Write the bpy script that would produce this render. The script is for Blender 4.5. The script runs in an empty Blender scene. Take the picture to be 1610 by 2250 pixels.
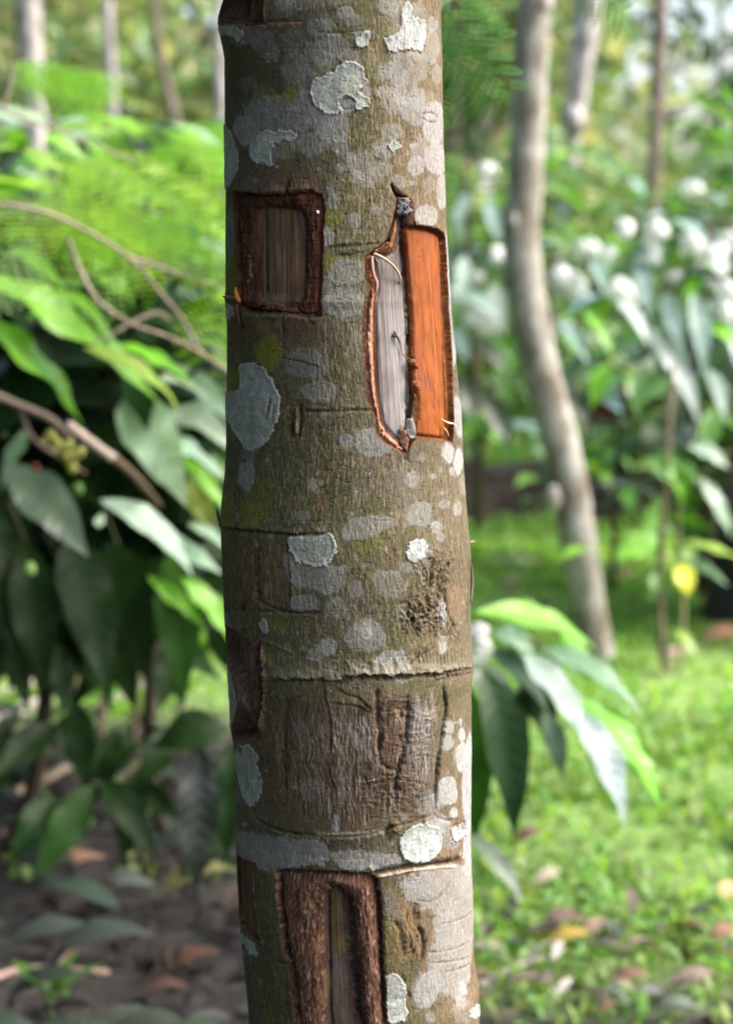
import bpy, math, random
import numpy as np
from math import radians, sin, cos, pi, tan
from mathutils import Vector

random.seed(7)
RNG = np.random.default_rng(7)
SC = bpy.context.scene
COLL = SC.collection

# ------------------------------------------------------------------ camera
LENS, SENS = 40.0, 22.3
F = 2250 * LENS / SENS            # focal length in photo pixels
PITCH = radians(8.5)
CAM = np.array([0.0, -1.15, 1.0])


def ray(px, py):
    a, b = (px - 805.0) / F, (1125.0 - py) / F
    return np.array([a, cos(PITCH) + b * sin(PITCH), -sin(PITCH) + b * cos(PITCH)])


def at(px, py, Y):
    d = ray(px, py)
    return CAM + d * ((Y - CAM[1]) / d[1])


def gnd(px, py, z=0.0):
    d = ray(px, py)
    return CAM + d * ((z - CAM[2]) / d[2])


def PX(Y):                          # metres per photo pixel at depth Y
    return (Y + 1.15) / F


# ------------------------------------------------------------------ object helpers
def tag(o, label=None, cat=None, group=None, kind=None):
    for k, v in (('label', label), ('category', cat), ('group', group), ('kind', kind)):
        if v:
            o[k] = v
    return o


def empty(name, loc=(0, 0, 0), **kw):
    o = bpy.data.objects.new(name, None)
    o.empty_display_size = 0.05
    o.location = Vector([float(v) for v in loc])
    COLL.objects.link(o)
    return tag(o, **kw)


def link(name, me, mat, parent=None, smooth=True):
    o = bpy.data.objects.new(name, me)
    COLL.objects.link(o)
    if mat is not None:
        me.materials.append(mat)
    if smooth and len(me.polygons):
        me.polygons.foreach_set('use_smooth', np.ones(len(me.polygons), dtype=bool))
    if parent is not None:
        o.parent = parent
        # geometry is written in world coordinates: shift it to the parent's origin
        off = world_loc(parent)
        if off.length > 0:
            n = len(me.vertices)
            co = np.empty(n * 3, np.float32)
            me.vertices.foreach_get('co', co)
            co = co.reshape(-1, 3) - np.array(off, np.float32)
            me.vertices.foreach_set('co', co.ravel())
    me.update()
    return o


def world_loc(o):
    v = Vector(o.location)
    while o.parent is not None:
        o = o.parent
        v = v + o.location
    return v


def np_mesh(name, V, Q, col=None, uv=None):
    """mesh from vertex array and an (n,4) or (n,3) face array"""
    me = bpy.data.meshes.new(name)
    V = np.ascontiguousarray(V, np.float32)
    Q = np.ascontiguousarray(Q, np.int32)
    k = Q.shape[1]
    me.vertices.add(len(V))
    me.vertices.foreach_set('co', V.ravel())
    me.loops.add(Q.size)
    me.loops.foreach_set('vertex_index', Q.ravel())
    me.polygons.add(len(Q))
    me.polygons.foreach_set('loop_start', np.arange(0, Q.size, k, dtype=np.int32))
    me.update(calc_edges=True)
    if col is not None:
        a = me.attributes.new('tint', 'FLOAT_COLOR', 'POINT')
        c = np.ones((len(V), 4), np.float32)
        c[:, :3] = col
        a.data.foreach_set('color', c.ravel())
    if uv is not None:
        a = me.attributes.new('leafuv', 'FLOAT_VECTOR', 'POINT')
        c = np.zeros((len(V), 3), np.float32)
        c[:, :2] = uv
        a.data.foreach_set('vector', c.ravel())
    return me


class MB:
    """collects grids (quads) with a tint per vertex"""
    def __init__(s):
        s.V, s.Q, s.C, s.U, s.n = [], [], [], [], 0

    def add(s, V, Q, C=(1, 1, 1), U=None):
        V = np.asarray(V, np.float32).reshape(-1, 3)
        Q = np.asarray(Q, np.int32).reshape(-1, 4)
        s.V.append(V)
        s.Q.append(Q + s.n)
        c = np.empty((len(V), 3), np.float32)
        c[:] = C
        s.C.append(c)
        u = np.zeros((len(V), 2), np.float32)
        if U is not None:
            u[:] = U
        s.U.append(u)
        s.n += len(V)

    def build(s, name, mat, parent=None, smooth=True):
        me = np_mesh(name, np.vstack(s.V), np.vstack(s.Q), np.vstack(s.C), np.vstack(s.U))
        return link(name, me, mat, parent, smooth)


def gridq(nr, nc, wrap=False):
    r = np.arange(nr - 1)[:, None]
    m = nc if wrap else nc - 1
    c = np.arange(m)[None, :]
    c2 = (c + 1) % nc
    a = r * nc + c
    return np.stack([a, r * nc + c2, (r + 1) * nc + c2, (r + 1) * nc + c], -1).reshape(-1, 4)


def unit(v):
    v = np.asarray(v, float)
    return v / (np.linalg.norm(v) + 1e-12)


def catmull(pts, n):
    P = np.asarray(pts, float)
    P = np.vstack([2 * P[0] - P[1], P, 2 * P[-1] - P[-2]])
    out = []
    for i in range(1, len(P) - 2):
        for k in range(n):
            t = k / n
            out.append(0.5 * ((2 * P[i]) + (-P[i - 1] + P[i + 1]) * t + (2 * P[i - 1] - 5 * P[i] + 4 * P[i + 1] - P[i + 2]) * t * t
                              + (-P[i - 1] + 3 * P[i] - 3 * P[i + 1] + P[i + 2]) * t ** 3))
    out.append(P[-2])
    return np.array(out)


def tube(mb, pts, radii, nseg=8, C=(1, 1, 1), sub=4, lump=0.0, cap=True):
    pts = np.asarray(pts, float)
    R = np.asarray(radii, float) if np.ndim(radii) else np.full(len(pts), float(radii))
    if len(R) != len(pts):
        R = np.interp(np.linspace(0, 1, len(pts)), np.linspace(0, 1, len(R)), R)
    if sub > 1 and len(pts) > 1:
        Pr = catmull(np.column_stack([pts, R]), sub)
        pts, R = Pr[:, :3], Pr[:, 3]
    n = len(pts)
    T = np.gradient(pts, axis=0)
    T /= np.linalg.norm(T, axis=1)[:, None] + 1e-12
    ref = np.array([0.0, 1.0, 0.0]) if abs(T[0][1]) < 0.9 else np.array([1.0, 0, 0])
    N = np.cross(T, ref)
    N /= np.linalg.norm(N, axis=1)[:, None] + 1e-12
    B = np.cross(T, N)
    a = np.linspace(0, 2 * pi, nseg, endpoint=False)
    rr = R[:, None] * np.ones((1, nseg))
    if lump:
        rr = rr * (1 + lump * RNG.normal(size=(n, nseg)))
    V = pts[:, None, :] + rr[..., None] * (N[:, None, :] * np.cos(a)[None, :, None] + B[:, None, :] * np.sin(a)[None, :, None])
    V = V.reshape(-1, 3)
    Q = gridq(n, nseg, True)
    if cap:
        V = np.vstack([V, pts[0], pts[-1]])
        i0, i1 = n * nseg, n * nseg + 1
        ex = [[i0, (k + 1) % nseg, k, k] for k in range(0)]
        q0 = [[i0, (k + 2) % nseg, (k + 1) % nseg, k] for k in range(0, nseg - 1, 2)]
        b = (n - 1) * nseg
        q1 = [[i1, b + k, b + (k + 1) % nseg, b + (k + 2) % nseg] for k in range(0, nseg - 1, 2)]
        Q = np.vstack([Q, q0, q1])
    mb.add(V, Q, C)


# ------------------------------------------------------------------ leaves
def leaf(mb, base, tip, width, normal, arch=0.08, fold=0.18, C=(0.06, 0.17, 0.02), n=10, m=4, wave=0.035, shape=0.85, twist=0.0):
    base, tip = np.asarray(base, float), np.asarray(tip, float)
    ax = tip - base
    L = np.linalg.norm(ax)
    ax = ax / L
    sd = unit(np.cross(ax, normal))
    up = np.cross(sd, ax)
    t = np.linspace(0, 1, n + 1)
    w = np.sin(pi * t ** shape) ** 0.9 * (1 - 0.22 * t - .22 * t ** 3) * width / 2
    w[0] = width * 0.02
    w[-1] = 0.0005
    j = np.linspace(-1, 1, m + 1)
    ph = random.uniform(0, 6)
    W = w[:, None] * j[None, :]
    lift = fold * np.abs(W) + wave * L * 0.5 * np.sin(t[:, None] * 17 + ph + (j[None, :] > 0) * 1.7) * (np.abs(j[None, :]) ** 2) * (w[:, None] / (width / 2 + 1e-9))
    lift = lift + arch * L * (4 * t * (1 - t))[:, None]
    tw = twist * t[:, None]
    V = base + ax * (t * L)[:, None, None] + sd * (W * np.cos(tw))[..., None] + up * (lift + W * np.sin(tw))[..., None]
    U = np.stack(np.broadcast_arrays(j[None, :], t[:, None]), -1).reshape(-1, 2)
    mb.add(V.reshape(-1, 3), gridq(n + 1, m + 1), C, U)


def jit(c, s=0.25):
    k = 1 + random.uniform(-s, s)
    return (c[0] * k * (1 + random.uniform(-s, s) * 0.7), c[1] * k, c[2] * k * (1 + random.uniform(-s, s) * 0.6))


def leaf_cards(mb, P, size, C, flat=0.5):
    """many small six-cornered leaves (two quads folded along the midrib) scattered at points P"""
    n = len(P)
    nrm = RNG.normal(size=(n, 3))
    nrm[:, 2] = np.abs(nrm[:, 2]) + flat
    nrm /= np.linalg.norm(nrm, axis=1)[:, None]
    a = RNG.normal(size=(n, 3))
    a -= nrm * np.sum(a * nrm, 1)[:, None]
    a /= np.linalg.norm(a, axis=1)[:, None]
    b = np.cross(nrm, a)
    L = (size * RNG.uniform(0.6, 1.35, n))[:, None]
    Wd = L * RNG.uniform(0.16, 0.26, n)[:, None]
    f = L * 0.06
    p0 = P - a * L / 2
    p5 = P + a * L / 2 - nrm * f * 2
    V = np.stack([p0, P - a * L * .12 + b * Wd + nrm * f, P + a * L * .2 + b * Wd * .8 + nrm * f * .5, p5,
                  P + a * L * .2 - b * Wd * .8 + nrm * f * .5, P - a * L * .12 - b * Wd + nrm * f], 1).reshape(-1, 3)
    i = np.arange(n)[:, None] * 6
    Q = np.vstack([i + np.array([[0, 1, 2, 3]]), i + np.array([[0, 3, 4, 5]])])
    k = RNG.uniform(0.7, 1.35, (n, 1)) * np.asarray(C)[None, :]
    k[:, 0] *= RNG.uniform(0.75, 1.4, n)
    mb.add(V, Q, np.repeat(k, 6, 0))


def clumps(center, radii, nclump, per, spread):
    c = RNG.normal(size=(nclump, 3))
    c /= np.linalg.norm(c, axis=1)[:, None]
    c *= RNG.uniform(0.25, 1.0, nclump)[:, None] ** 0.6
    c = c * np.asarray(radii) + np.asarray(center)
    P = np.repeat(c, per, 0) + RNG.normal(size=(nclump * per, 3)) * np.asarray(spread)
    return c, P


def pinnate(mb, base, direction, length, C, normal=(0, -0.3, 1), npairs=7, pin=0.055, nl=13, droop=0.25):
    """a feathery twice-divided leaf: rachis, paired pinnae, rows of leaflets"""
    d = unit(direction)
    s = unit(np.cross(d, normal))
    u = np.cross(s, d)
    base = np.asarray(base, float)
    for i in range(1, npairs + 1):
        t = i / npairs
        p = base + d * length * t - u * droop * length * t * t
        dd = unit(d - u * 2 * droop * t)
        for sg in (-1, 1):
            q = unit(s * sg * 0.9 + dd * 0.45 - u * 0.25)
            Lp = pin * (1.05 - 0.35 * abs(t - 0.45))
            k = np.linspace(0.08, 1, nl)
            c = p + q[None, :] * (k * Lp)[:, None] - u[None, :] * (0.15 * Lp * k * k)[:, None]
            e = unit(np.cross(q, u))
            ll = pin * 0.16 * np.sin(pi * np.clip(k * 0.85 + 0.12, 0, 1)) ** 0.5
            hw = Lp / nl * 0.36
            for ss in (-1, 1):
                tipv = c + (e * ss * 0.95 + q * 0.3)[None, :] * ll[:, None]
                mid = (c + tipv) / 2
                V = np.stack([c, mid + q * hw, tipv, mid - q * hw], 1).reshape(-1, 3)
                i4 = np.arange(nl)[:, None] * 4 + np.array([[0, 1, 2, 3]])
                mb.add(V, i4, jit(C, 0.18))
    return p


# ------------------------------------------------------------------ materials
def mat(name):
    m = bpy.data.materials.new(name)
    m.use_nodes = True
    nt = m.node_tree
    return m, nt, nt.nodes['Principled BSDF']


def nd(nt, kind, **kw):
    n = nt.nodes.new(kind)
    for k, v in kw.items():
        if k in n.inputs:
            n.inputs[k].default_value = v
        else:
            setattr(n, k, v)
    return n


def ramp(nt, fac, stops):
    r = nt.nodes.new('ShaderNodeValToRGB')
    e = r.color_ramp.elements
    while len(e) < len(stops):
        e.new(0.5)
    for k, (p, c) in zip(e, stops):
        k.position = p
        k.color = (c[0], c[1], c[2], 1) if np.ndim(c) else (c, c, c, 1)
    nt.links.new(fac, r.inputs['Fac'])
    return r


def coords(nt, scale, kind='Object'):
    tc = nt.nodes.new('ShaderNodeTexCoord')
    mp = nt.nodes.new('ShaderNodeMapping')
    mp.inputs['Scale'].default_value = scale
    nt.links.new(tc.outputs[kind], mp.inputs['Vector'])
    return mp.outputs['Vector']


def mul(nt, a, b, fac=1.0):
    m = nt.nodes.new('ShaderNodeMix')
    m.data_type = 'RGBA'
    m.blend_type = 'MULTIPLY'
    m.inputs['Factor'].default_value = fac
    nt.links.new(a, m.inputs['A'])
    nt.links.new(b, m.inputs['B'])
    return m.outputs['Result']


def attr(nt, name='tint'):
    a = nt.nodes.new('ShaderNodeAttribute')
    a.attribute_name = name
    return a


def grain_mat(name, rough, spec, scale, lo, hi, bump=0.3, dist=0.0003, detail=4.0):
    """surface colour from the mesh's own tint, broken up by a stretched procedural grain"""
    m, nt, b = mat(name)
    a = attr(nt)
    n = nd(nt, 'ShaderNodeTexNoise', Scale=1.0, Detail=detail, Roughness=0.65)
    nt.links.new(coords(nt, scale), n.inputs['Vector'])
    r = ramp(nt, n.outputs['Fac'], [(0.3, lo), (0.7, hi)])
    nt.links.new(mul(nt, a.outputs['Color'], r.outputs['Color']), b.inputs['Base Color'])
    b.inputs['Roughness'].default_value = rough
    b.inputs['Specular IOR Level'].default_value = spec
    bp = nd(nt, 'ShaderNodeBump', Strength=bump, Distance=dist)
    nt.links.new(n.outputs['Fac'], bp.inputs['Height'])
    nt.links.new(bp.outputs['Normal'], b.inputs['Normal'])
    return m


M = {}
M['bark'] = grain_mat('bark', 0.88, 0.18, (900, 900, 400), 0.74, 1.26, 0.3, 0.0005)
M['lichen'] = grain_mat('lichen', 0.95, 0.1, (900, 900, 400), 0.86, 1.12, 0.35, 0.0004)
M['wood'] = grain_mat('weathered_wood', 0.72, 0.25, (1100, 1100, 40), 0.84, 1.14, 0.3, 0.0003)
M['inner'] = grain_mat('fresh_inner_bark', 0.55, 0.12, (700, 700, 30), 0.84, 1.14, 0.3, 0.0004)
M['callus'] = grain_mat('callus', 0.9, 0.1, (800, 800, 300), 0.7, 1.25, 0.45, 0.0006)
M['twig'] = grain_mat('twig_bark', 0.8, 0.25, (200, 200, 60), 0.75, 1.2, 0.3, 0.0008)


def leaf_mat(name, rough=0.36, spec=0.5, trans=0.35, tcol=(1.5, 1.7, 0.5), veins=True):
    m, nt, b = mat(name)
    a = attr(nt)
    n = nd(nt, 'ShaderNodeTexNoise', Scale=30.0, Detail=3.0)
    nt.links.new(coords(nt, (1, 1, 1)), n.inputs['Vector'])
    r = ramp(nt, n.outputs['Fac'], [(0.3, 0.8), (0.7, 1.2)])
    col = mul(nt, a.outputs['Color'], r.outputs['Color'])
    nt.links.new(col, b.inputs['Base Color'])
    b.inputs['Roughness'].default_value = rough
    b.inputs['Specular IOR Level'].default_value = spec
    if veins:
        uv = attr(nt, 'leafuv')
        sx = nt.nodes.new('ShaderNodeSeparateXYZ')
        nt.links.new(uv.outputs['Vector'], sx.inputs['Vector'])
        ab = nd(nt, 'ShaderNodeMath', operation='ABSOLUTE')
        nt.links.new(sx.outputs['X'], ab.inputs[0])
        ma = nd(nt, 'ShaderNodeMath', operation='MULTIPLY_ADD')
        ma.inputs[1].default_value = -0.10
        nt.links.new(ab.outputs[0], ma.inputs[0])
        nt.links.new(sx.outputs['Y'], ma.inputs[2])
        ms = nd(nt, 'ShaderNodeMath', operation='MULTIPLY')
        ms.inputs[1].default_value = 62.0
        nt.links.new(ma.outputs[0], ms.inputs[0])
        sn = nd(nt, 'ShaderNodeMath', operation='SINE')
        nt.links.new(ms.outputs[0], sn.inputs[0])
        bp = nd(nt, 'ShaderNodeBump', Strength=0.16, Distance=0.002)
        nt.links.new(sn.outputs[0], bp.inputs['Height'])
        nt.links.new(bp.outputs['Normal'], b.inputs['Normal'])
    tr = nt.nodes.new('ShaderNodeBsdfTranslucent')
    tc = nt.nodes.new('ShaderNodeMix')
    tc.data_type = 'RGBA'
    tc.blend_type = 'MULTIPLY'
    tc.inputs['Factor'].default_value = 1.0
    tc.inputs['B'].default_value = (*tcol, 1)
    nt.links.new(col, tc.inputs['A'])
    nt.links.new(tc.outputs['Result'], tr.inputs['Color'])
    mx = nt.nodes.new('ShaderNodeMixShader')
    mx.inputs[0].default_value = trans
    out = nt.nodes['Material Output']
    nt.links.new(b.outputs[0], mx.inputs[1])
    nt.links.new(tr.outputs[0], mx.inputs[2])
    nt.links.new(mx.outputs[0], out.inputs['Surface'])
    return m


M['coffee'] = leaf_mat('coffee_leaf', 0.38, 0.5, 0.26)
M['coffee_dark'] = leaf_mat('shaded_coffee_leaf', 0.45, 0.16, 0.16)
M['leaf'] = leaf_mat('soft_leaf', 0.42, 0.5, 0.40, (1.25, 1.35, .8), veins=False)
M['feather'] = leaf_mat('feathery_leaf', 0.5, 0.4, 0.5, veins=False)
M['feather_dark'] = leaf_mat('matte_feathery_leaf', 0.6, 0.08, 0.3, veins=False)  # duller, less translucent copy for the drooping fronds
M['grass'] = leaf_mat('grass_blade', 0.45, 0.45, 0.45, veins=False)
M['dead'] = leaf_mat('dead_leaf', 0.7, 0.25, 0.2, (1.2, 1.0, 0.7))
M['petal'] = leaf_mat('white_petal', 0.6, 0.3, 0.3, (1, 1, 1), veins=False)

# =================================================================== MAIN TREE
OUT = np.array([(-60, 488, 968), (0, 490, 970), (38, 480, 970), (50, 479, 970), (85, 485, 971), (130, 493, 972), (200, 494, 973), (300, 495, 974),
                (400, 496, 977), (500, 497, 980), (600, 498, 985), (640, 498, 988), (655, 494, 989), (672, 498, 990), (700, 499, 993), (800, 499, 1002),
                (900, 499, 1012), (1000, 497, 1016), (1050, 494, 1018), (1100, 488, 1022), (1140, 485, 1026), (1200, 486, 1032), (1300, 491, 1033),
                (1400, 496, 1035), (1440, 498, 1038), (1478, 500, 1040), (1492, 501, 1038), (1505, 502, 1036), (1600, 505, 1036), (1630, 510, 1036),
                (1700, 515, 1036), (1800, 520, 1036), (1850, 518, 1035), (1880, 520, 1036), (1950, 523, 1038), (2000, 526, 1038), (2100, 535, 1041),
                (2130, 538, 1044), (2160, 541, 1051), (2250, 545, 1052), (2320, 546, 1054)], float)
_l = np.array([at(a[1], a[0], 0) for a in OUT])
_r = np.array([at(a[2], a[0], 0) for a in OUT])
_z = _l[:, 2]
_c = (_l[:, 0] + _r[:, 0]) / 2
_R = (_r[:, 0] - _l[:, 0]) / 2 * 0.997
_o = np.argsort(_z)
PZ = np.concatenate([[-0.06, 0.0, 0.08, 0.2, 0.33], _z[_o], [1.35, 1.7, 2.2, 2.75]])
PC = np.concatenate([_c[_o][0] * np.ones(5) + [0.004, 0.004, 0.003, 0.002, 0.001], _c[_o], _c[_o][-1] + np.array([-0.004, -0.012, -0.02, -0.03])])
PR = np.concatenate([_R[_o][0] + np.array([0.045, 0.032, 0.016, 0.006, 0.001]), _R[_o], _R[_o][-1] + np.array([-0.002, -0.006, -0.012, -0.02])])
R0 = 0.0725


def prof(z):
    return np.interp(z, PZ, PC), np.interp(z, PZ, PR)


def S(px, py, dep=0.0):
    """photo pixel -> (arc length, height) on the trunk surface, in mm"""
    d = ray(px, py)
    z = (CAM + d * (1.15 / d[1]))[2]
    th = 0.0
    for _ in range(8):
        c, R = prof(z)
        R = R - dep / 1000
        ox, oy = CAM[0] - c, CAM[1]
        A = d[0] ** 2 + d[1] ** 2
        B = ox * d[0] + oy * d[1]
        D = B * B - A * (ox * ox + oy * oy - R * R)
        if D < 0:
            t = -B / A
            p = CAM + d * t
            ex = (abs(p[0] - c) - R) * 1000
            th = math.copysign(radians(86 + min(ex, 40) * 1.2), p[0] - c)
            z = p[2]
            break
        t = (-B - math.sqrt(D)) / A
        p = CAM + d * t
        z = p[2]
        th = math.atan2(p[0] - c, -p[1])
    return th * R0 * 1000, z * 1000


CROPS = {0: (0, 0, 1.0), 1: (450, 0, 1610 / 630), 2: (450, 380, 1610 / 630), 3: (450, 980, 1610 / 630), 4: (450, 1440, 1610 / 630), 5: (450, 1780, 1610 / 630),
         6: (770, 390, 929 / 260), 7: (480, 380, 1610 / 260)}


def cp(crop, pts):
    x0, y0, s = CROPS[crop]
    return [(x0 + p[0] / s, y0 + p[1] / s) for p in pts]


def SP(crop, pts, dep=0.0):
    return np.array([S(*p, dep) for p in cp(crop, pts)])


# ---- grid
NF = 660
thf = np.linspace(-radians(104), radians(104), NF)
thb = np.linspace(radians(104), radians(256), 66)[1:-1]
THc = np.concatenate([thb[32:] - 2 * pi, thf, thb[:32]])
zd = np.linspace(0.455, 1.185, 1420)
ZR = np.concatenate([np.linspace(-0.06, 0.455, 140)[:-1], zd, np.linspace(1.185, 2.75, 220)[1:]])
SM = THc * R0 * 1000
ZM = ZR * 1000
NRW, NCL = len(ZR), len(THc)
H = np.zeros((NRW, NCL), np.float32)              # outward displacement, mm
COL = np.zeros((NRW, NCL, 3), np.float32)
RID = np.zeros((NRW, NCL), np.int16)

_tab = RNG.random((512, 512)).astype(np.float32)


def vn(x, y, seed=0):
    x = np.asarray(x, np.float32) + seed * 37.7 + 1000
    y = np.asarray(y, np.float32) + seed * 91.3 + 1000
    xi, yi = np.floor(x).astype(np.int32), np.floor(y).astype(np.int32)
    fx, fy = x - xi, y - yi
    fx = fx * fx * (3 - 2 * fx)
    fy = fy * fy * (3 - 2 * fy)
    x0, x1, y0, y1 = xi & 511, (xi + 1) & 511, yi & 511, (yi + 1) & 511
    return (_tab[y0, x0] * (1 - fx) + _tab[y0, x1] * fx) * (1 - fy) + (_tab[y1, x0] * (1 - fx) + _tab[y1, x1] * fx) * fy


def fbm(x, y, seed=0, o=4, g=0.5):
    s, a, t = 0, 1.0, 0
    for k in range(o):
        s = s + a * vn(x * 2 ** k, y * 2 ** k, seed + k * 3)
        t += a
        a *= g
    return s / t


def sst(a, b, x):
    t = np.clip((x - a) / (b - a), 0, 1)
    return t * t * (3 - 2 * t)


def win(pts, m):
    c0, c1 = np.searchsorted(SM, [pts[:, 0].min() - m, pts[:, 0].max() + m])
    r0, r1 = np.searchsorted(ZM, [pts[:, 1].min() - m, pts[:, 1].max() + m])
    sl = (slice(max(r0, 0), r1), slice(max(c0, 0), c1))
    S2, Z2 = np.meshgrid(SM[sl[1]], ZM[sl[0]])
    return sl, S2.astype(np.float32), Z2.astype(np.float32)


def chaikin(P, it=2, closed=True):
    for _ in range(it):
        if closed:
            N = np.roll(P, -1, 0)
            P = np.stack([P * .75 + N * .25, P * .25 + N * .75], 1).reshape(-1, 2)
        else:
            a, b = P[:-1], P[1:]
            P = np.vstack([P[:1], np.stack([a * .75 + b * .25, a * .25 + b * .75], 1).reshape(-1, 2), P[-1:]])
    return P


def sdpoly(P, X, Y):
    d = np.full(X.shape, 1e9, np.float32)
    ins = np.zeros(X.shape, bool)
    n = len(P)
    for i in range(n):
        ax, ay = P[i]
        bx, by = P[(i + 1) % n]
        ex, ey = bx - ax, by - ay
        wx, wy = X - ax, Y - ay
        t = np.clip((wx * ex + wy * ey) / (ex * ex + ey * ey + 1e-9), 0, 1)
        d = np.minimum(d, (wx - ex * t) ** 2 + (wy - ey * t) ** 2)
        if ay != by:
            c = ((ay > Y) != (by > Y)) & (X < ex * (Y - ay) / ey + ax)
            ins ^= c
    d = np.sqrt(d)
    return np.where(ins, -d, d)


def sdline(P, X, Y):
    """distance, side (+ = left of travel), arc fraction along an open polyline"""
    d = np.full(X.shape, 1e9, np.float32)
    side = np.zeros(X.shape, np.float32)
    tt = np.zeros(X.shape, np.float32)
    n = len(P) - 1
    for i in range(n):
        ax, ay = P[i]
        bx, by = P[i + 1]
        ex, ey = bx - ax, by - ay
        wx, wy = X - ax, Y - ay
        t = np.clip((wx * ex + wy * ey) / (ex * ex + ey * ey + 1e-9), 0, 1)
        q = (wx - ex * t) ** 2 + (wy - ey * t) ** 2
        m = q < d
        d = np.where(m, q, d)
        side = np.where(m, np.sign(ex * wy - ey * wx), side)
        tt = np.where(m, (i + t) / n, tt)
    return np.sqrt(d), side, tt


def paint(sl, a, c):
    a = a[..., None]
    COL[sl] = COL[sl] * (1 - a) + np.asarray(c, np.float32) * a


def ell(X, Y, rx, ry, n=16):
    a = np.linspace(0, 2 * pi, n, endpoint=False)
    k = 1 + RNG.uniform(-0.14, 0.14, n)
    return [(X + rx * k[i] * cos(a[i]), Y + ry * k[i] * sin(a[i])) for i in range(n)]


# ---- base bark
S2, Z2 = np.meshgrid(SM.astype(np.float32), ZM.astype(np.float32))
big = fbm(S2 / 45, Z2 / 60, 1, 3)
mid = fbm(S2 / 14, Z2 / 22, 5, 4)
fib = fbm(S2 / 0.80, Z2 / 3.6, 9, 3, 0.75)         # vertical fibres
wrk = fbm(S2 / 3.6, Z2 / 0.95, 17, 2, 0.7)        # short cross wrinkles
pit = vn(S2 / 1.25, Z2 / 1.7, 23)
FIBN = (fib - 0.5) * 2
OL = np.array((0.068, 0.066, 0.030), np.float32)
BR = np.array((0.080, 0.069, 0.042), np.float32)
OR = np.array((0.128, 0.090, 0.053), np.float32)
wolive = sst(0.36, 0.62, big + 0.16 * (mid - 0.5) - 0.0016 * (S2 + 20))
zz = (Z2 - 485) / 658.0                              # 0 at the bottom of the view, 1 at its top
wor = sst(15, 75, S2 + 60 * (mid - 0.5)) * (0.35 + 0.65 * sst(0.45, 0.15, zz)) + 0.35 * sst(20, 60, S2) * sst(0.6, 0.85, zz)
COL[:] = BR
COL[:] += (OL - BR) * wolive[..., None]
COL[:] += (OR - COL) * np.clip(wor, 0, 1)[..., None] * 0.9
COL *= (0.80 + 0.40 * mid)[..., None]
H += 0.23 * FIBN + 0.20 * (wrk - 0.5) + 0.8 * (mid - 0.5)
H += 2.2 * (fbm(S2 / 60, Z2 / 90, 31, 2) - 0.5)
fleck = sst(0.60, 0.78, pit) * sst(0.35, 0.75, fib)
COL *= (0.62 + 0.76 * fib)[..., None]
COL *= (0.80 + 0.40 * vn(S2 / 0.55, Z2 / 0.8, 27))[..., None]
COL += (np.array((0.22, 0.18, 0.135), np.float32) - COL) * (fleck * 0.42)[..., None]
COL *= (1 - 0.28 * sst(0.66, 0.8, wrk))[..., None]
H -= 0.3 * sst(0.66, 0.8, wrk)

GREY = np.array((0.190, 0.190, 0.180))
PALE = np.array((0.262, 0.288, 0.262))
WHITE = np.array((0.30, 0.30, 0.305))
YEL = np.array((0.125, 0.128, 0.016))


def spot(crop, pts, c=GREY, a=0.75, smooth=2, rag=1.0, soft=0.5, raise_=0.12):
    """thin crust lichen: a stain the bark fibres still show through"""
    P = chaikin(SP(crop, pts), smooth)
    sl, X, Y = win(P, 6)
    if X.size == 0:
        return
    size = max(np.ptp(P[:, 0]), np.ptp(P[:, 1]))
    rg = rag * min(2.6, 0.16 * size)
    sd = sdpoly(P, X, Y) - 0.03 * size + rg * (fbm(X / 3.4, Y / 3.4, 41, 3) - 0.5) + 0.30 * rg * (vn(X / 1.0, Y / 1.3, 47) - 0.5)
    k = sst(soft, -soft, sd) + 0.30 * sst(3.2, 0.2, sd) * (fbm(X / 1.6, Y / 2.2, 49, 2) > .52) * (sd > soft)
    thru = 0.66 + 0.34 * sst(0.36, 0.58, fib[sl] * 0.7 + 0.3 * vn(X / 0.9, Y / 1.6, 51))
    m2 = 0.76 + 0.48 * fbm(X / 6, Y / 6, 57, 3)
    paint(sl, np.clip(k * a * thru * m2, 0, 1), np.asarray(c) * 1.0)
    H[sl] += raise_ * k


def bl(crop, X, Y, rx, ry, c=GREY, a=0.72, **kw):
    if c[0] > 4 * c[2]:
        kw.setdefault('soft', 2.2)
        kw.setdefault('rag', 1.5)
        a = min(a * 1.1, 1)
        rx, ry = rx * 1.15, ry * 1.12
    spot(crop, ell(X, Y, rx, ry), c, a, **kw)


LICH = []


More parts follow.
